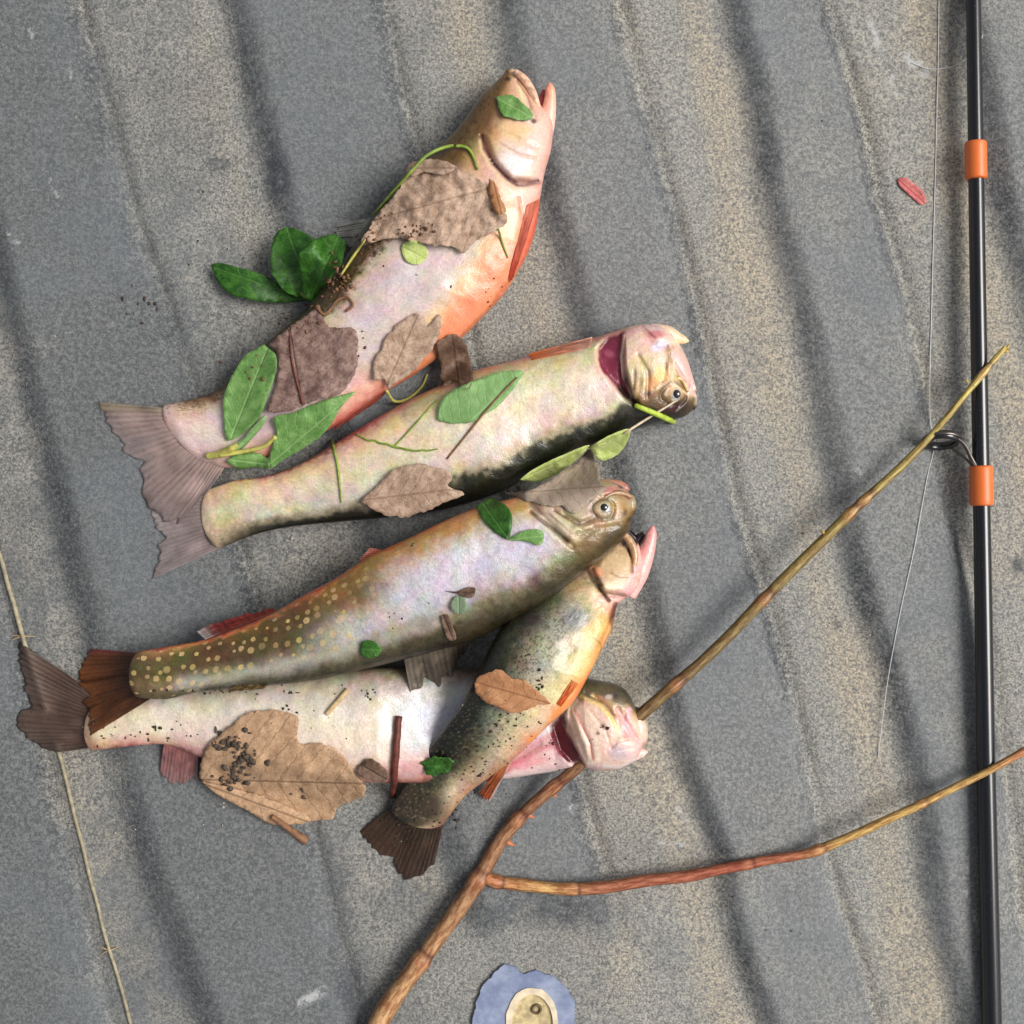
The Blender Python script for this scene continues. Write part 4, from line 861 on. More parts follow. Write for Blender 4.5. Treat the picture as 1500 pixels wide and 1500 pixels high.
def leaf(name, outline, midrib, mat, lift=0.8, curl=1.0, wave=0.8, serr=1.6, step=5.0, taut=25, parent=None, zadd=None, seed=0, thick=0.2, sag=0.35, exclude=()):
    p = np.asarray(outline, float)
    p = np.r_[p, p[:1]]
    per = np.linalg.norm(np.diff(p, axis=0), axis=1).sum()
    nb = max(int(per / (step * 0.8)), 10)
    b = catmull(p, nb + 1)[:-1]
    k = np.arange(nb)
    cen = b.mean(0)
    out = b - cen; out /= np.linalg.norm(out, axis=1)[:, None] + 1e-9
    b = b + out * (serr * (((k % 3) / 2.0) - 0.5) + serr * 1.3 * N2(k * 0.37 + seed, 3.1 + 0 * k) - serr * 3 * np.clip(N3(k * .16 + seed, .5 + 0 * k) - .5, 0, 1))[:, None]
    x0, y0 = b.min(0); x1, y1 = b.max(0)
    gx_, gy_ = np.meshgrid(np.arange(x0, x1, step), np.arange(y0, y1, step))
    gx_ = gx_ + rng.uniform(-.3, .3, gx_.shape) * step; gy_ = gy_ + rng.uniform(-.3, .3, gy_.shape) * step
    ins = poly_sd(gx_.ravel(), gy_.ravel(), [tuple(q) for q in b]) > step * 0.45
    inner = np.stack([gx_.ravel()[ins], gy_.ravel()[ins]], -1)
    allp = np.r_[b, inner]
    vs_, es, fs, *_ = delaunay_2d_cdt([Vector(q) for q in allp], [(i, (i + 1) % nb) for i in range(nb)], [list(range(nb))], 1, 1e-4)
    q = np.array([tuple(v) for v in vs_])
    surf = np.array([cast(a_, c_, exclude) for a_, c_ in q])
    floor_ = surf + lift * MM
    nbr = [set() for _ in q]
    for f in fs:
        for i in range(len(f)):
            nbr[f[i]].add(f[(i + 1) % len(f)]); nbr[f[(i + 1) % len(f)]].add(f[i])
    nbr = [list(s_) if s_ else [i] for i, s_ in enumerate(nbr)]
    z = floor_.copy()
    for _ in range(taut):
        avg = np.array([z[n_].mean() for n_ in nbr])
        z = np.maximum(floor_, z * sag + avg * (1 - sag))
    m0, m1 = np.array(midrib[0], float), np.array(midrib[1], float)
    d = m1 - m0; ln = np.linalg.norm(d); d /= ln
    u = (q - m0) @ d; v = (q - m0) @ np.array([-d[1], d[0]])
    half_w = max(np.abs(v).max(), 1)
    z = z + curl * MM * (np.abs(v) / half_w) ** 2 + wave * MM * np.clip(N1.fbm(q[:, 0] / 34 + seed, q[:, 1] / 34) + .3, 0, 2) + wave * .6 * MM * np.abs(N2.fbm(q[:, 0] / 12 + seed, q[:, 1] / 12))
    z = z - 0.25 * MM * np.exp(-(v / 3.0) ** 2)
    if zadd is not None: z = z + zadd(u / ln, v / half_w) * MM
    vt = PN(q[:, 0], q[:, 1], z)
    fs = [tuple(f) for f in fs]
    out_f = []
    for f in fs:
        a_, b_, c_ = vt[f[0]], vt[f[1]], vt[f[2]]
        out_f.append(f if np.cross(b_ - a_, c_ - a_)[2] > 0 else f[::-1])
    o = mesh_obj(name, vt, out_f, mat, parent)
    vattr(o.data, 'lc', np.stack([u * K / MM, v * K / MM, np.full(len(u), seed * 3.7)], -1))
    md = o.modifiers.new('thickness', 'SOLIDIFY'); md.thickness = thick * MM; md.offset = -1
    add_surf(name + str(len(SURF)), vt, out_f)
    return o

# brown leaves on the big trout
r = thing('dry_leaf', P(640, 300, .04), 'large crumpled brown leaf draped behind the gill of the orange-bellied trout', 'leaf')
leaf('leaf_blade', [(607,237),(650,235),(685,253),(714,272),(719,293),(741,315),(738,331),(706,347),(677,371),(663,360),(637,360),(599,352),(570,349),(530,357),(543,331),(562,301),(589,272)], ((715,276),(560,318)), L_BROWN, lift=1.2, curl=1.5, wave=3.4, parent=r, seed=1, step=4)
leaf('leaf_lobe', [(592,250),(607,236),(640,232),(668,244),(650,256),(620,252),(606,258)], ((598,246),(668,246)), L_BROWN, lift=2.0, curl=1.2, wave=1.0, parent=r, seed=2)
leaf('curled_edge', [(716,262),(726,268),(734,288),(742,310),(730,316),(719,300),(715,280)], ((722,264),(734,314)), L_ORANGE, lift=3.0, curl=-2.5, wave=.5, parent=r, seed=3)
r = thing('dry_leaf', P(460, 530, .03), 'dark purplish brown wrinkled leaf on tail half of the orange-bellied trout', 'leaf')
leaf('leaf_blade', [(392,504),(424,477),(456,456),(467,445),(472,464),(485,480),(517,480),(524,507),(523,531),(515,555),(501,576),(451,589),(440,597),(392,603),(405,560),(408,523)], ((443,598),(424,480)), L_PURPLE, lift=1.0, curl=.6, wave=1.8, parent=r, seed=4)
tube_px('midrib', [(424,482),(428,530),(444,592)], [1, 1.5, 2.2], ST_RED, parent=r)
tag(leaf('dry_leaf', [(592,467),(611,457),(621,469),(627,477),(645,459),(645,485),(635,507),(613,536),(568,568),(565,555),(547,557),(547,533),(557,512),(573,485)], ((566,565),(612,460)), L_BROWN, lift=1.0, curl=.8, wave=1.2, seed=5), 'plain brown lobed leaf lying on the belly edge of the orange-bellied trout', 'leaf')
tag(leaf('dry_leaf', [(640,500),(665,488),(680,500),(690,530),(692,560),(680,570),(665,558),(650,565),(645,540)], ((662,490),(672,566)), L_DBROWN, lift=1.5, curl=4, wave=3.0, seed=6), 'small curled dark brown leaf wedged between orange-bellied trout and pale trout', 'leaf')
tag(leaf('dry_leaf', [(527,733),(554,709),(575,688),(602,681),(631,681),(661,696),(658,712),(679,723),(653,736),(629,747),(591,757),(567,755),(541,744)], ((530,733),(672,716)), L_BROWN, lift=1.0, curl=.8, wave=1.0, seed=7, sag=.1, taut=60), 'pointed brown oval leaf lying across the back edge of the pale trout', 'leaf')
tag(leaf('dry_leaf', [(737,722),(772,719),(809,701),(847,674),(865,658),(873,677),(879,706),(889,717),(865,733),(857,743),(841,751),(820,741),(799,741),(777,735),(761,730)], ((742,722),(882,712)), L_GREYB, lift=1.2, curl=1.0, wave=1.0, seed=8, taut=60, sag=.1), 'torn grey-brown leaf covering the cheek of the spotted trout', 'leaf')
r = thing('dry_leaf', P(410, 1130, .03), 'large tan leaf dirty with soil, leaning on the white-bellied trout', 'leaf')
leaf('leaf_blade', [(290,1140),(300,1097),(330,1070),(353,1050),(390,1040),(420,1045),(437,1050),(437,1087),(473,1090),(503,1107),(517,1130),(535,1150),(530,1167),(493,1183),(487,1198),(447,1203),(407,1207),(380,1193),(353,1180),(323,1163)], ((290,1142),(524,1148)), L_TAN, lift=1.0, curl=1.0, wave=1.8, parent=r, seed=9, taut=60, sag=.1)
leaf('folded_edge', [(294,1144),(330,1152),(380,1166),(428,1184),(456,1200),(430,1208),(400,1208),(353,1184),(318,1164)], ((296,1148),(450,1204)), L_TAN, lift=2.6, curl=-2.2, wave=1.2, parent=r, seed=39, taut=60, sag=.1, step=4)
tube_px('stalk', [(398,1196),(425,1215),(448,1232)], [4, 5, 7], ST_BROWN, parent=r)
tag(leaf('dry_leaf', [(696,993),(731,980),(749,993),(773,999),(792,1017),(805,1031),(787,1033),(771,1039),(749,1045),(728,1036),(701,1020)], ((805,1031),(698,1000)), L_ORANGE, lift=1.0, curl=.8, wave=1.0, seed=10), 'orange-brown leaf lying on the flank of the small yellow-bellied trout', 'leaf')
tag(leaf('dry_leaf', [(528,1118),(540,1110),(560,1122),(570,1138),(556,1146),(536,1142),(524,1132)], ((528,1120),(566,1142)), L_DBROWN, lift=1.0, curl=2, wave=1.5, seed=11), 'small dark leaf scrap beside the red twig on the white belly', 'leaf')

# green leaves
r = thing('leafy_sprig', P(450, 430, .012), 'dark green leafy sprig standing against the back of the orange-bellied trout', 'leaf sprig')
leaf('leaf', [(308,388),(320,385),(350,392),(385,402),(405,415),(430,433),(452,440),(400,443),(360,437),(335,430),(318,412)], ((452,440),(310,390)), L_DGREEN, lift=1.5, curl=2.5, wave=1, serr=.6, parent=r, seed=12, zadd=lambda u, v: 9 * np.sin(np.clip(u, 0, 1) * 2.6) + 3 * v)
leaf('leaf', [(396,366),(406,340),(425,333),(448,342),(466,360),(472,388),(468,412),(458,434),(432,434),(410,418),(397,395)], ((455,432),(422,338)), L_DGREEN, lift=3, curl=2.5, wave=1.5, serr=.8, parent=r, seed=13, zadd=lambda u, v: 12 * np.sin(np.clip(u, 0, 1) * 2.4) - 3 * v)
leaf('leaf', [(436,372),(462,350),(488,343),(505,355),(502,380),(487,404),(470,424),(456,440),(442,428),(440,398)], ((456,434),(495,350)), L_DGREEN, lift=5, curl=4, wave=2, serr=.8, parent=r, seed=14, zadd=lambda u, v: 12 * np.sin(np.clip(u, 0, 1) * 2.2) + 4 * v)
tube_px('stem', [(440,430),(462,438),(484,436)], [4, 4, 3], ST_GREEN, z=[14, 16, 20], parent=r)
r = thing('leafy_sprig', P(325, 665, .02), 'light green sprig with yellow stem lying by the tail of the orange-bellied trout', 'leaf sprig')
leaf('leaf', [(387,504),(405,523),(403,547),(392,581),(379,611),(360,632),(333,645),(328,613),(328,579),(339,552),(357,523)], ((336,648),(392,510)), L_GREEN, lift=1.5, curl=2.0, wave=1, serr=.5, parent=r, seed=15)
leaf('leaf', [(523,573),(501,595),(477,632),(445,656),(413,675),(395,686),(397,659),(405,635),(400,612),(427,605),(467,589),(493,581)], ((396,680),(520,575)), L_GREEN, lift=1.5, curl=2.5, wave=1, serr=.5, parent=r, seed=16, taut=70, sag=.1)
leaf('leaf', [(330,676),(350,664),(378,664),(392,672),(394,686),(372,684),(352,688)], ((328,672),(394,680)), L_GREEN, lift=2.5, curl=-3, wave=1, serr=.4, parent=r, seed=17)
leaf('leaf', [(338,656),(358,640),(378,616),(390,608),(386,622),(368,644),(350,660)], ((338,660),(390,610)), L_PGREEN, lift=3.5, curl=-3, wave=.6, serr=.3, parent=r, seed=18)
tube_px('stem', [(304,668),(322,665),(348,652)], [4.5, 6, 4], ST_YEL, parent=r, lift=3)
tube_px('stem', [(322,666),(352,662),(384,655),(404,640)], [4, 3, 3], ST_YEL, parent=r, lift=4)
r = thing('green_leaf', P(700, 590, .04), 'flat green leaf with long thin stalk on the flank of the pale trout', 'leaf')
leaf('leaf_blade', [(640,615),(643,595),(655,577),(690,560),(730,545),(766,544),(755,565),(735,590),(715,605),(690,618),(660,620)], ((690,618),(764,546)), L_PGREEN, lift=.8, curl=.8, wave=.7, serr=.8, parent=r, seed=19)
tube_px('stalk', [(757,553),(720,592),(684,636),(655,672)], [1.2, 1.5, 1.3], ST_BROWN, parent=r)
r = thing('green_leaf', P(850, 680, .02), 'pale green leaf poking out under the black back of the pale trout', 'leaf')
leaf('leaf_blade', [(761,703),(783,687),(820,669),(863,652),(847,671),(815,695),(788,706)], ((763,702),(862,656)), L_LIME, lift=1.5, curl=1, wave=.8, serr=.4, parent=r, seed=20, zadd=lambda u, v: 10 + 0 * u)
leaf('leaf_blade', [(863,656),(889,640),(923,629),(916,653),(900,669),(879,674)], ((863,658),(920,632)), L_LIME, lift=1.5, curl=1, wave=.8, serr=.4, parent=r, seed=21, zadd=lambda u, v: 10 + 0 * u)
tube_px('stalk', [(914,635),(950,612),(992,586)], [1.8, 1.8, 1.4], ST_PALE, parent=r)
tag(tube_px('grass_stalk', [(931,594),(958,605),(987,618)], [3.5, 4, 4], simple('stalk_lime', S(170, 190, 70), .5, .2), lift=2.0), 'short thick yellow-green stalk beside the eye of the pale trout', 'stalk')
r = thing('leaf_pair', P(745, 780, .07), 'pair of small bright green leaves on the shoulder of the spotted trout', 'leaf')
leaf('leaf', [(697,741),(721,730),(748,749),(745,789),(727,781),(708,762)], ((745,789),(706,735)), L_DGREEN, lift=1, curl=1.5, wave=.8, serr=.4, parent=r, seed=22, step=4)
leaf('leaf', [(743,791),(767,778),(788,775),(797,783),(791,799),(775,794)], ((743,791),(797,785)), L_GREEN, lift=1, curl=1.2, wave=.6, serr=.3, parent=r, seed=23, step=4)
tag(leaf('leaflet', disc(542, 951, 16, 13, 10), ((528,951),(557,951)), L_DGREEN, lift=1, curl=1, wave=.5, serr=.3, step=4, seed=24), 'tiny bright green leaflet on the back of the spotted trout', 'leaf')
tag(leaf('leaflet', disc(672, 886, 12, 14, 0), ((672,900),(672,873)), leaf_material('leaf_sage', S(118, 138, 108), S(134, 152, 122), S(140, 158, 130), .2), lift=.7, curl=.5, wave=.4, serr=.3, step=4, seed=25), 'tiny grey-green leaflet on the silvery flank of the spotted trout', 'leaf')
tag(leaf('leaflet', disc(607, 370, 20, 17, 25), ((590,362),(625,380)), L_LIME, lift=.8, curl=1, wave=.3, serr=.2, step=4, seed=26), 'round lime-yellow leaflet on the pink flank of the orange-bellied trout', 'leaf')
tag(leaf('leaflet', [(726,141),(749,139),(770,155),(781,172),(757,176),(733,165)], ((728,143),(780,172)), L_GREEN, lift=1.0, curl=2, wave=1.5, serr=1, step=4, seed=27), 'crumpled green leaflet covering the eye of the orange-bellied trout', 'leaf')
tag(leaf('leaflet', [(612,1118),(640,1108),(664,1116),(656,1130),(632,1138)], ((612,1124),(664,1120)), L_DGREEN, lift=.8, curl=1.5, wave=1.5, serr=2, step=4, seed=28), 'dark green leaf shred on the black back of the small trout', 'leaf')
tag(leaf('petal', [(1314,262),(1325,260),(1340,270),(1354,284),(1357,297),(1350,300),(1335,288),(1318,272)], ((1316,264),(1354,298)), L_PINK, lift=.8, curl=2.0, wave=.6, serr=.5, step=4, seed=29), 'small pink petal lying on the liner beside the fishing rod', 'petal')
tag(leaf('bark_scrap', [(652,866),(672,866),(686,860),(696,862),(694,874),(684,876),(672,871)], ((652,867),(696,868)), L_DBROWN, lift=.8, curl=1, wave=1, serr=.6, step=3.5, seed=30), 'dark brown bark scrap on the silvery flank of the spotted trout', 'debris')
tag(leaf('bark_scrap', [(645,902),(655,900),(666,925),(668,938),(658,938),(650,922)], ((649,902),(664,938)), L_DBROWN, lift=.6, curl=1, wave=.6, serr=.6, step=3.5, seed=31), 'thin brown scrap above the dorsal fin of the spotted trout', 'debris')

# grass and thin stems
tag(tube_px('grass_stalk', [(544,318),(575,282),(608,245),(628,226),(660,214),(686,218),(700,248)], [1.6, 2.2, 2.4, 2.4, 1.6], ST_GREEN, lift=1.4), 'thin green grass blade looped along the back of the orange-bellied trout', 'grass')
tag(tube_px('grass_stalk', [(730,336),(736,356),(744,378)], [1.4, 1.6, 1.2], ST_GREEN), 'short olive grass bit on the breast of the orange-bellied trout', 'grass')
tag(tube_px('grass_stalk', [(486,644),(494,680),(500,736)], [1.8, 1.8, 1.2], ST_GREEN), 'dark green grass stem across the tail half of the pale trout', 'grass')
tag(tube_px('grass_stalk', [(520,636),(552,648),(580,655),(612,660),(640,658)], [1.2, 1.5, 1.5, 1.0], ST_GREEN, wob=2), 'fine curly grass stem on the flank of the pale trout', 'grass')
tag(tube_px('grass_stalk', [(578,654),(602,628),(640,586)], [1.2, 1.2, 1.0], ST_GREEN), 'straight fine grass stem slanting up the flank of the pale trout', 'grass')
tag(tube_px('grass_stalk', [(500,402),(520,372),(536,350)], [1.6, 2, 1.5], ST_YEL), 'yellowish grass bit beside the dorsal fin of the orange-bellied trout', 'grass')
tag(tube_px('twig', [(584,1049),(580,1105),(575,1166)], [5, 5.5, 4.5], ST_RED, wob=1), 'short red-brown twig standing across the white belly near its edge', 'twig')
tag(tube_px('straw_bit', [(510,1010),(494,1028),(478,1046)], [4, 4, 3.5], ST_TAN, lift=.8), 'short tan straw bit on the white belly', 'straw')
tag(tube_px('rootlet', [(462,448),(476,460),(486,452),(494,440),(510,436),(516,448),(506,456)], [2, 2.4, 2, 1.8, 2], ST_BROWN, lift=1.0, wob=1), 'curly brown rootlet above the purplish leaf on the orange-bellied trout', 'root')
tag(tube_px('rootlet', [(566,572),(578,588),(598,584),(618,566),(626,548)], [2, 2.4, 2.2, 1.6], ST_YEL, lift=1.5), 'yellow rootlet in the gap between orange-bellied and pale trout', 'root')

# ------------------------------------------------------------------ forked stick
def stick_material():
    t = MT('stick_bark')
    col = t.attr('col', 'Color'); o = t.obj()
    mp = t.new('ShaderNodeMapping'); t.link(t.attr('sc', 'Vector'), mp.inputs['Vector']); mp.inputs['Scale'].default_value = (.09, .3, .3)
    n = t.noise(mp.outputs[0], 1.3, 5, 0.7); n2 = t.noise(o, 380, 4, 0.65)
    c = t.mix(t.ramp(n, 0.38, 0.62), t.mix(1.0, col, (0.62, 0.42, 0.34), 'MULTIPLY'), t.mix(1.0, col, (1.3, 1.27, 1.22), 'MULTIPLY'))
    c = t.mix(t.math('MULTIPLY', t.ramp(n2, 0.58, 0.72), .55), c, S(70, 36, 26))
    return t.out(c, 0.42, t.bump(n2, 0.35, 0.0006), 0.4, 0.15)
M_STICK = stick_material()
def stick(name, pts, parent, nodes, cols, npt=160, seg=16):
    """pts: (px, py, z mm, radius px); nodes: fractions with a swelling"""
    a = np.asarray(pts, float); q = catmull(a, npt); u = np.linspace(0, 1, npt)
    r_ = q[:, 3].copy()
    for w, h in nodes: r_ = r_ + .42 * h * np.exp(-((u - w) / 0.007) ** 2) + .3 * h * np.exp(-((u - w) / 0.02) ** 2) - h * .35 * np.exp(-((u - w - .010) / 0.004) ** 2)
    q[:, 0] += 2.2 * N1(u * 14, 0 * u + .7); q[:, 1] += 2.2 * N2(u * 14, 0 * u + .2); r_ = r_ * (1 + .06 * N3(u * 40, 0 * u))
    v, f = tube_mesh(PN(q[:, 0], q[:, 1], q[:, 2] * MM), r_ * K * .84, seg)
    o = mesh_obj(name, v, f, M_STICK, parent)
    ln_ = np.r_[0, np.cumsum(np.linalg.norm(np.diff(q[:, :2], axis=0), axis=1))] * K / MM
    vattr(o.data, 'sc', np.stack([np.repeat(ln_, seg), np.tile(np.cos(np.arange(seg) / seg * 2 * np.pi) * 6, npt), np.tile(np.sin(np.arange(seg) / seg * 2 * np.pi) * 6, npt)], -1))
    cu = ramp_eval(cols, u)
    for w, h in nodes: cu = cu + (S(190, 134, 98) - cu) * (0.5 * np.exp(-((u - w) / 0.007) ** 2))[:, None]; cu = cu + (S(92, 44, 36) - cu) * (0.8 * np.exp(-((u - w - .011) / 0.003) ** 2))[:, None]
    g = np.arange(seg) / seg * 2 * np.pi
    olive = np.clip(np.abs(np.cos(g)) * 1.5 - .55, 0, 1)[None, :, None] * 0.75  # olive sides paint shaded edges, leaving a lit streak along the top
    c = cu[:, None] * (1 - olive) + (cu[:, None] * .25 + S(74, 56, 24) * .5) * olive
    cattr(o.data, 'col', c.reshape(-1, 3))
    return o
r = thing('forked_stick', P(705, 1290, .006), 'long forked brown stick threaded through the gills of the white-bellied trout', 'stick')
MAIN = [(520,1575,11,19), (560,1490,11.5,18), (620,1402,12,16), (664,1340,12,15), (706,1278,13,14.5), (735,1232,14,12), (765,1195,16,11), (800,1162,19,10), (850,1122,25,9.5), (890,1090,27,9.5), (930,1056,28,11), (985,1008,28,10.5), (1060,938,27,9.5), (1115,880,26,9), (1180,815,25,9), (1250,748,24,8), (1310,692,23,7), (1370,630,22,6), (1420,570,21.5,5.5), (1452,532,21,5), (1472,510,21,4)]
cm = [(0, S(192, 154, 110)), (.14, S(176, 142, 104)), (.24, S(156, 120, 90)), (.36, S(146, 108, 80)), (.45, S(116, 94, 62)), (.6, S(126, 110, 66)), (.75, S(146, 130, 70)), (.9, S(168, 156, 82)), (1, S(206, 196, 110))]
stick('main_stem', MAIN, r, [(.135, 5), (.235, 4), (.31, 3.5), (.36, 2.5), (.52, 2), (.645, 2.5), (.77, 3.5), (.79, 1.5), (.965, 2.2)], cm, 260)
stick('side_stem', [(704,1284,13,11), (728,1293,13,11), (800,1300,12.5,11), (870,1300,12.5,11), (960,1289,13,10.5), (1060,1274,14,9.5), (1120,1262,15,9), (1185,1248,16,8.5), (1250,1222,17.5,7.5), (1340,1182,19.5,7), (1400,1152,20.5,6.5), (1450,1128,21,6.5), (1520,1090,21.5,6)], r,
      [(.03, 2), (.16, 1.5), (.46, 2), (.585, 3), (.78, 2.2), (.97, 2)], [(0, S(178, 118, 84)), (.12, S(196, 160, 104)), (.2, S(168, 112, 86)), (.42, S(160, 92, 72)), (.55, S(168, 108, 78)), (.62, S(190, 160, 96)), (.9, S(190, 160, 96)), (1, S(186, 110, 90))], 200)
for (x, y, z, dx, dy, rr) in [(766,1190,16.5,17,8,5), (738,1231,14.5,16,8,5), (1208,783,25,-6,-7,3.2), (1255,742,24.5,8,2,4), (1418,560,22,-5,-5,2.2), (1474,512,21,5,-8,3), (1470,514,21,9,2,2.6), (803,1159,19.5,14,9,4)]:
    v, f = tube_mesh(PN([x, x + dx * .5, x + dx], [y, y + dy * .5, y + dy], np.array([z, z + .5, z]) * MM), np.array([rr, rr * .8, rr * .2]) * K, 8)
    b_ = mesh_obj('bud', v, f, M_STICK, r); cattr(b_.data, 'col', np.tile(S(186, 120, 84) if y > 800 else S(190, 170, 96), (len(v), 1)))

# ------------------------------------------------------------------ fishing rod
ROD_X = [(-150, 1423.5), (0, 1426), (400, 1432), (800, 1439), (1100, 1444), (1500, 1453), (1650, 1456.5)]
def rodx(y): return np.interp(y, [a[0] for a in ROD_X], [a[1] for a in ROD_X])
def rodr(y): return np.interp(y, [-150, 0, 1500, 1650], [10, 10.4, 13.9, 14.3])
ROD_Z = 15.0
r = thing('fishing_rod', P(1440, 750, .007), 'glossy black fishing rod with two orange wraps lying along the liner', 'fishing rod')
ys = np.linspace(-150, 1650, 60)
v, f = tube_mesh(PN(rodx(ys), ys, np.full(60, ROD_Z * MM)), rodr(ys) * K, 32)
t = MT('rod_lacquer'); o_ = t.obj()
m_rod = t.out(t.mix(t.ramp(t.noise(o_, 900, 2), .7, .76), (0.006, 0.007, 0.010), (0.1, 0.1, 0.1)), 0.2, t.bump(t.noise(o_, 60, 2), .05, .0005), 0.5, 0.45)
mesh_obj('blank', v, f, m_rod, r)
t = MT('wrap_thread'); o_ = t.obj()
wv = t.new('ShaderNodeTexWave', bands_direction='Y'); t.link(o_, wv.inputs[0]); wv.inputs['Scale'].default_value = 900; wv.inputs['Distortion'].default_value = .3
m_wrap = t.out(t.mix(wv.outputs[1], S(224, 98, 34), S(240, 128, 56)), 0.32, t.bump(wv.outputs[1], .25, .0003), 0.5, 0.35)
for y0, y1 in ((207, 263), (682, 741)):
    yy = np.r_[y0, y0 + 1.2, np.linspace(y0 + 3, y1 - 3, 8), y1 - 1.2, y1]
    rr = rodr(yy) + np.r_[.6, 3.6, np.full(8, 4.6), 3.6, .6]
    v, f = tube_mesh(PN(rodx(yy), yy, np.full(len(yy), ROD_Z * MM)), rr * K, 32)
    mesh_obj('wrap', v, f, m_wrap, r)
M_RING = simple('ring_black', (0.012, 0.012, 0.014), 0.2, 0.1, 300, 0.05, 0.5, coat=.5)
M_WIRE = simple('guide_wire', S(112, 104, 100), 0.35, 0.15, 300, 0.05, 0.5, metal=.9)
# guide: ring standing off the left side of the rod
def torus(c, R_, r_, nx, ny, nseg=40, ms=12):
    nx, ny = np.array(nx, float), np.array(ny, float); nx /= np.linalg.norm(nx); ny -= nx * (nx @ ny); ny /= np.linalg.norm(ny); nz = np.cross(nx, ny)
    v = []; f = []
    for i in range(nseg):
        a = i / nseg * 2 * math.pi; d = nx * math.cos(a) + ny * math.sin(a)
        for j in range(ms):
            b = j / ms * 2 * math.pi; v.append(c + d * (R_ + r_ * math.cos(b)) + nz * r_ * 1.6 * math.sin(b))
    for i in range(nseg):
        for j in range(ms):
            i2, j2 = (i + 1) % nseg, (j + 1) % ms
            f.append((i*ms+j, i2*ms+j, i2*ms+j2, i*ms+j2))
    return np.array(v), f
gd = thing('guide', P(1432, 690, .012), None, None); adopt(gd, r)
gc = np.array(P(1379, 645, .0155))
RX, RY = (1, -.05, 0.0), (0.0, .34, .94)
v, f = torus(gc, 22 * K, 4.2 * K, RX, RY)
mesh_obj('ring', v, f, M_RING, gd)
v, f = torus(gc, 27 * K, 1.5 * K, RX, RY)
mesh_obj('ring_frame', v, f, M_WIRE, gd)
for pts, zz in (([(1390,634),(1412,650),(1424,672),(1434,690)], [24, 20, 17.5, 17.2]), ([(1393,656),(1410,668),(1424,682),(1432,696)], [9, 11, 14, 16.6]), ([(1408,646),(1416,660),(1426,680),(1437,690)], [15.5, 16, 17, 17.6])):
    tube_px('guide_leg', pts, [2, 2, 2.2, 2.2], M_WIRE, z=zz, parent=gd, npt=24)
gd['label'] = 'black ring guide on wire legs'

# fishing line
t = MT('nylon_line'); m_line = t.out((0.62, 0.64, 0.64), 0.25, None, 0.5)
tag(tube_px('fishing_line', [(1376,-60),(1374,100),(1370,250),(1366,400),(1362,560),(1363,620),(1370,645),(1358,700),(1340,800),(1318,900),(1300,1000),(1286,1110)], [0.6], m_line, lift=.5, npt=120, seg=6), 'thin clear fishing line running through the ring of the rod', 'fishing line')
tag(tube_px('fishing_line', [(1335,92),(1362,101),(1392,98),(1416,86),(1432,70),(1440,50)], [0.6], m_line, lift=.4, npt=40, seg=6), 'short arc of fishing line crossing the bare end of the rod', 'fishing line')

# ------------------------------------------------------------------ blue fixing at the lower edge
r = thing('metal_tab', P(770, 1500, 0), 'worn blue painted metal tab with cream-rimmed oval hole, set in the liner', 'metal tab')
def plate(name, pts, z0, z1, mat, hole=None, parent=None, jit=1.2):
    b = catmull(list(pts) + [pts[0]], 120)[:-1]; b = b + jit * np.stack([N1.fbm(b[:, 0] / 14, b[:, 1] / 14), N2.fbm(b[:, 0] / 14, b[:, 1] / 14)], -1)
    nb = len(b); pts2 = [Vector(q) for q in b]; ed = [(i, (i + 1) % nb) for i in range(nb)]
    if hole is not None:
        h_ = catmull(list(hole) + [hole[0]], 60)[:-1]; k0 = len(pts2)
        pts2 += [Vector(q) for q in h_]; ed += [(k0 + i, k0 + (i + 1) % len(h_)) for i in range(len(h_))]
    vs_, es, fs, *_ = delaunay_2d_cdt(pts2, ed, [], 2 if hole is None else 2, 1e-4)
    q = np.array([tuple(v_) for v_ in vs_])
    cent = np.array([q[list(f_)].mean(0) for f_ in fs])
    keep = poly_sd(cent[:, 0], cent[:, 1], [tuple(x_) for x_ in b]) > 0
    if hole is not None: keep &= poly_sd(cent[:, 0], cent[:, 1], [tuple(x_) for x_ in h_]) < 0
    fs = [f_ for f_, k_ in zip(fs, keep) if k_]
    vt = PN(q[:, 0], q[:, 1], np.full(len(q), z1 * MM))
    ff_ = [f_ if np.cross(vt[f_[1]] - vt[f_[0]], vt[f_[2]] - vt[f_[0]])[2] > 0 else f_[::-1] for f_ in fs]
    o = mesh_obj(name, vt, ff_, mat, parent, smooth=False)
    md = o.modifiers.new('thickness', 'SOLIDIFY'); md.thickness = (z1 - z0) * MM; md.offset = -1
    return o
t = MT('blue_paint'); o_ = t.obj()
c = t.mix(t.ramp(t.noise(o_, 90, 4, .6), .35, .7), S(116, 128, 158), S(150, 160, 184))
c = t.mix(t.math('MULTIPLY', t.ramp(t.noise(o_, 420, 3, .7), .55, .72), .5), c, S(104, 108, 116))
m_blue = t.out(c, 0.5, t.bump(t.noise(o_, 200, 3), .3, .0005), .4)
oval = lambda cx, cy, rx, ry, k=24: [(cx + rx * math.cos(a), cy + ry * math.sin(a)) for a in np.arange(k) * 2 * np.pi / k]
plate('painted_plate', [(694,1500),(700,1465),(708,1440),(722,1430),(735,1420),(750,1417),(765,1428),(782,1424),(800,1426),(818,1434),(830,1445),(840,1465),(844,1500),(842,1540),(826,1574),(780,1592),(730,1580),(700,1545)], 1.0, 4.6, m_blue, oval(779, 1498, 36, 49), r, jit=4)
plate('rim', oval(779, 1498, 38, 51), 2.5, 5.4, simple('cream_paint', S(222, 206, 178), .5, .15, 200), oval(780, 1500, 30, 43), r)
plate('slot_plug', oval(780, 1500, 31, 44), 1.5, 3.8, simple('beige_plug', S(190, 172, 130), .7, .3, 260, .5), None, r)
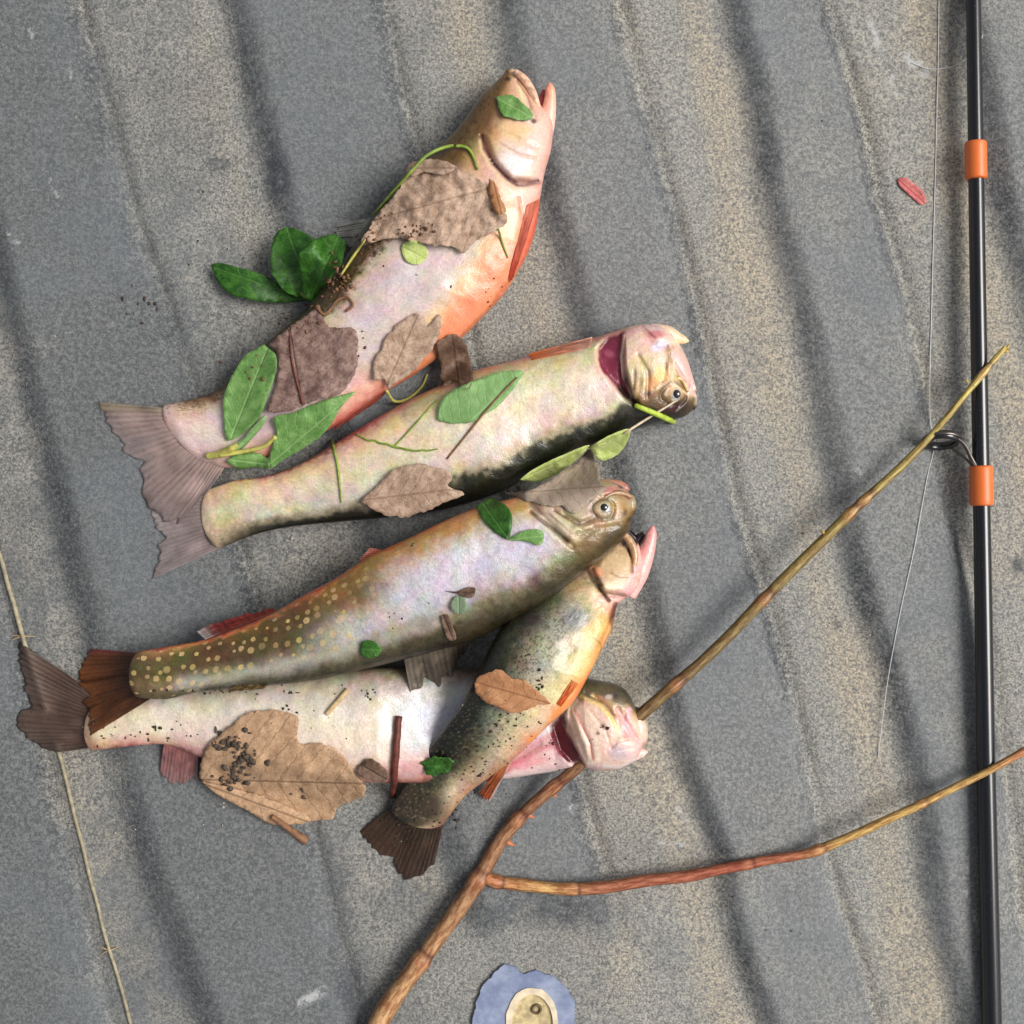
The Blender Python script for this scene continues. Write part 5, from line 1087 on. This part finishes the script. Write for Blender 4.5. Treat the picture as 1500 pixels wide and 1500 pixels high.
v, f = torus(np.array(P(786, 1478, .0040)), 6 * K, 2.2 * K, (1, 0, 0), (0, 1, 0), 24, 8)
mesh_obj('rivet_ring', v, f, simple('rivet_dark', S(104, 86, 62), .6, .2), r)

# ------------------------------------------------------------------ soil crumbs
def crumbs(label, spots, mat, lift=.0):
    V_, F_ = [], []
    for (x, y, sx, sy, cnt, r0, r1) in spots:
        for _ in range(cnt):
            a_, b_ = x + rng.normal() * sx, y + rng.normal() * sy
            z = cast(a_, b_); rad = rng.uniform(r0, r1) * K
            c_ = np.array(P(a_, b_, z + rad * .35))
            base_ = len(V_)
            w = rng.uniform(.45, 1.4, 3); w[2] *= .5; rad *= .72
            d8 = [(0, 0, 1)] + [(math.cos(k * 1.2566), math.sin(k * 1.2566), .35) for k in range(5)] + [(math.cos(k * 1.2566 + .6), math.sin(k * 1.2566 + .6), -.45) for k in range(5)] + [(0, 0, -1)]
            for d_ in d8: V_.append(c_ + np.array(d_) * w * rad * rng.uniform(.7, 1.2))
            for k in range(5):
                k2 = (k + 1) % 5
                F_ += [(base_, base_ + 1 + k, base_ + 1 + k2), (base_ + 1 + k, base_ + 6 + k, base_ + 1 + k2), (base_ + 1 + k2, base_ + 6 + k, base_ + 6 + k2), (base_ + 11, base_ + 6 + k2, base_ + 6 + k)]
    o = mesh_obj('soil_crumbs', V_, F_, mat, smooth=True)
    return tag(o, label, 'soil', kind='stuff')
M_SOIL = simple('dark_soil', S(58, 48, 40), .85, .5, 500, .6)
M_SOIL2 = simple('grey_soil', S(82, 70, 60), .85, .4, 500, .6)
crumbs('grey and black soil crumbs heaped on the big tan leaf', [(330,1085,12,8,26,3,6.5), (350,1115,14,14,40,3,7), (345,1140,14,6,22,2,6), (440,1165,8,6,5,2,4), (375,1104,4,4,3,2,4)], M_SOIL2)
crumbs('dark specks of soil scattered over the white belly', [(228,1068,8,2,5,2,4), (150,1075,12,10,9,1.5,3.5), (205,1082,25,5,10,1.5,3), (290,1065,30,15,8,1.2,2.5), (545,1018,10,6,6,1.5,3.5), (420,1038,10,3,4,1.5,3), (480,1060,60,20,14,.8,1.8), (440,1012,60,5,16,1.2,2.6), (800,1095,25,14,14,1.2,3)], M_SOIL)
crumbs('brown soil and leaf crumbs on the orange-bellied trout', [(600,335,16,9,26,1.5,3.5), (570,315,14,8,10,1.2,2.4), (660,420,2,2,1,3,3.5), (530,508,6,12,5,1.5,3), (500,400,12,14,22,1.5,3.2), (718,435,12,10,8,1,2.6), (535,365,14,18,16,1.2,3)], simple('brown_soil', S(96, 66, 44), .85, .5, 500, .6))
crumbs('brown leaf and soil crumbs along the dark back of the orange-bellied trout', [(496,408,12,14,30,2,5.5), (540,352,8,12,16,2,4.5), (436,472,16,10,16,2,4), (360,528,16,12,12,1.5,3.5)], simple('leaf_crumb', S(112, 80, 56), .8, .5, 400, .6))
crumbs('soil specks on the small yellow-bellied trout', [(790,995,3,12,8,2,3.2), (775,960,5,2,3,2,3), (740,1070,22,22,34,1.2,2.6), (690,1130,26,26,40,1.4,3), (600,1220,30,24,34,1.4,3.4), (660,1190,14,12,16,1.2,2.6), (885,1065,6,3,5,1.5,3)], M_SOIL)
crumbs('few soil specks on the spotted trout', [(604,796,2,2,2,2,3), (630,890,40,20,8,.8,1.8), (150,1035,16,22,12,1,2.4), (280,1012,40,4,16,1.2,3)], M_SOIL)
crumbs('loose light grit scattered on the liner', [(300,250,260,200,50,.8,2), (1200,400,200,300,70,.8,2), (1100,1200,250,200,70,.8,2), (150,1250,120,150,40,.8,2), (316,1170,20,20,4,2,3), (430,790,3,2,3,3,5)], simple('pale_grit', S(168, 160, 146), .85, .4, 500, .6))
crumbs('dark grit in the hollow beside the dark green sprig', [(200,440,18,25,12,1.5,4), (330,300,60,60,18,1,2), (1200,700,200,300,40,.8,1.8), (900,1350,200,100,30,.8,2)], M_SOIL)
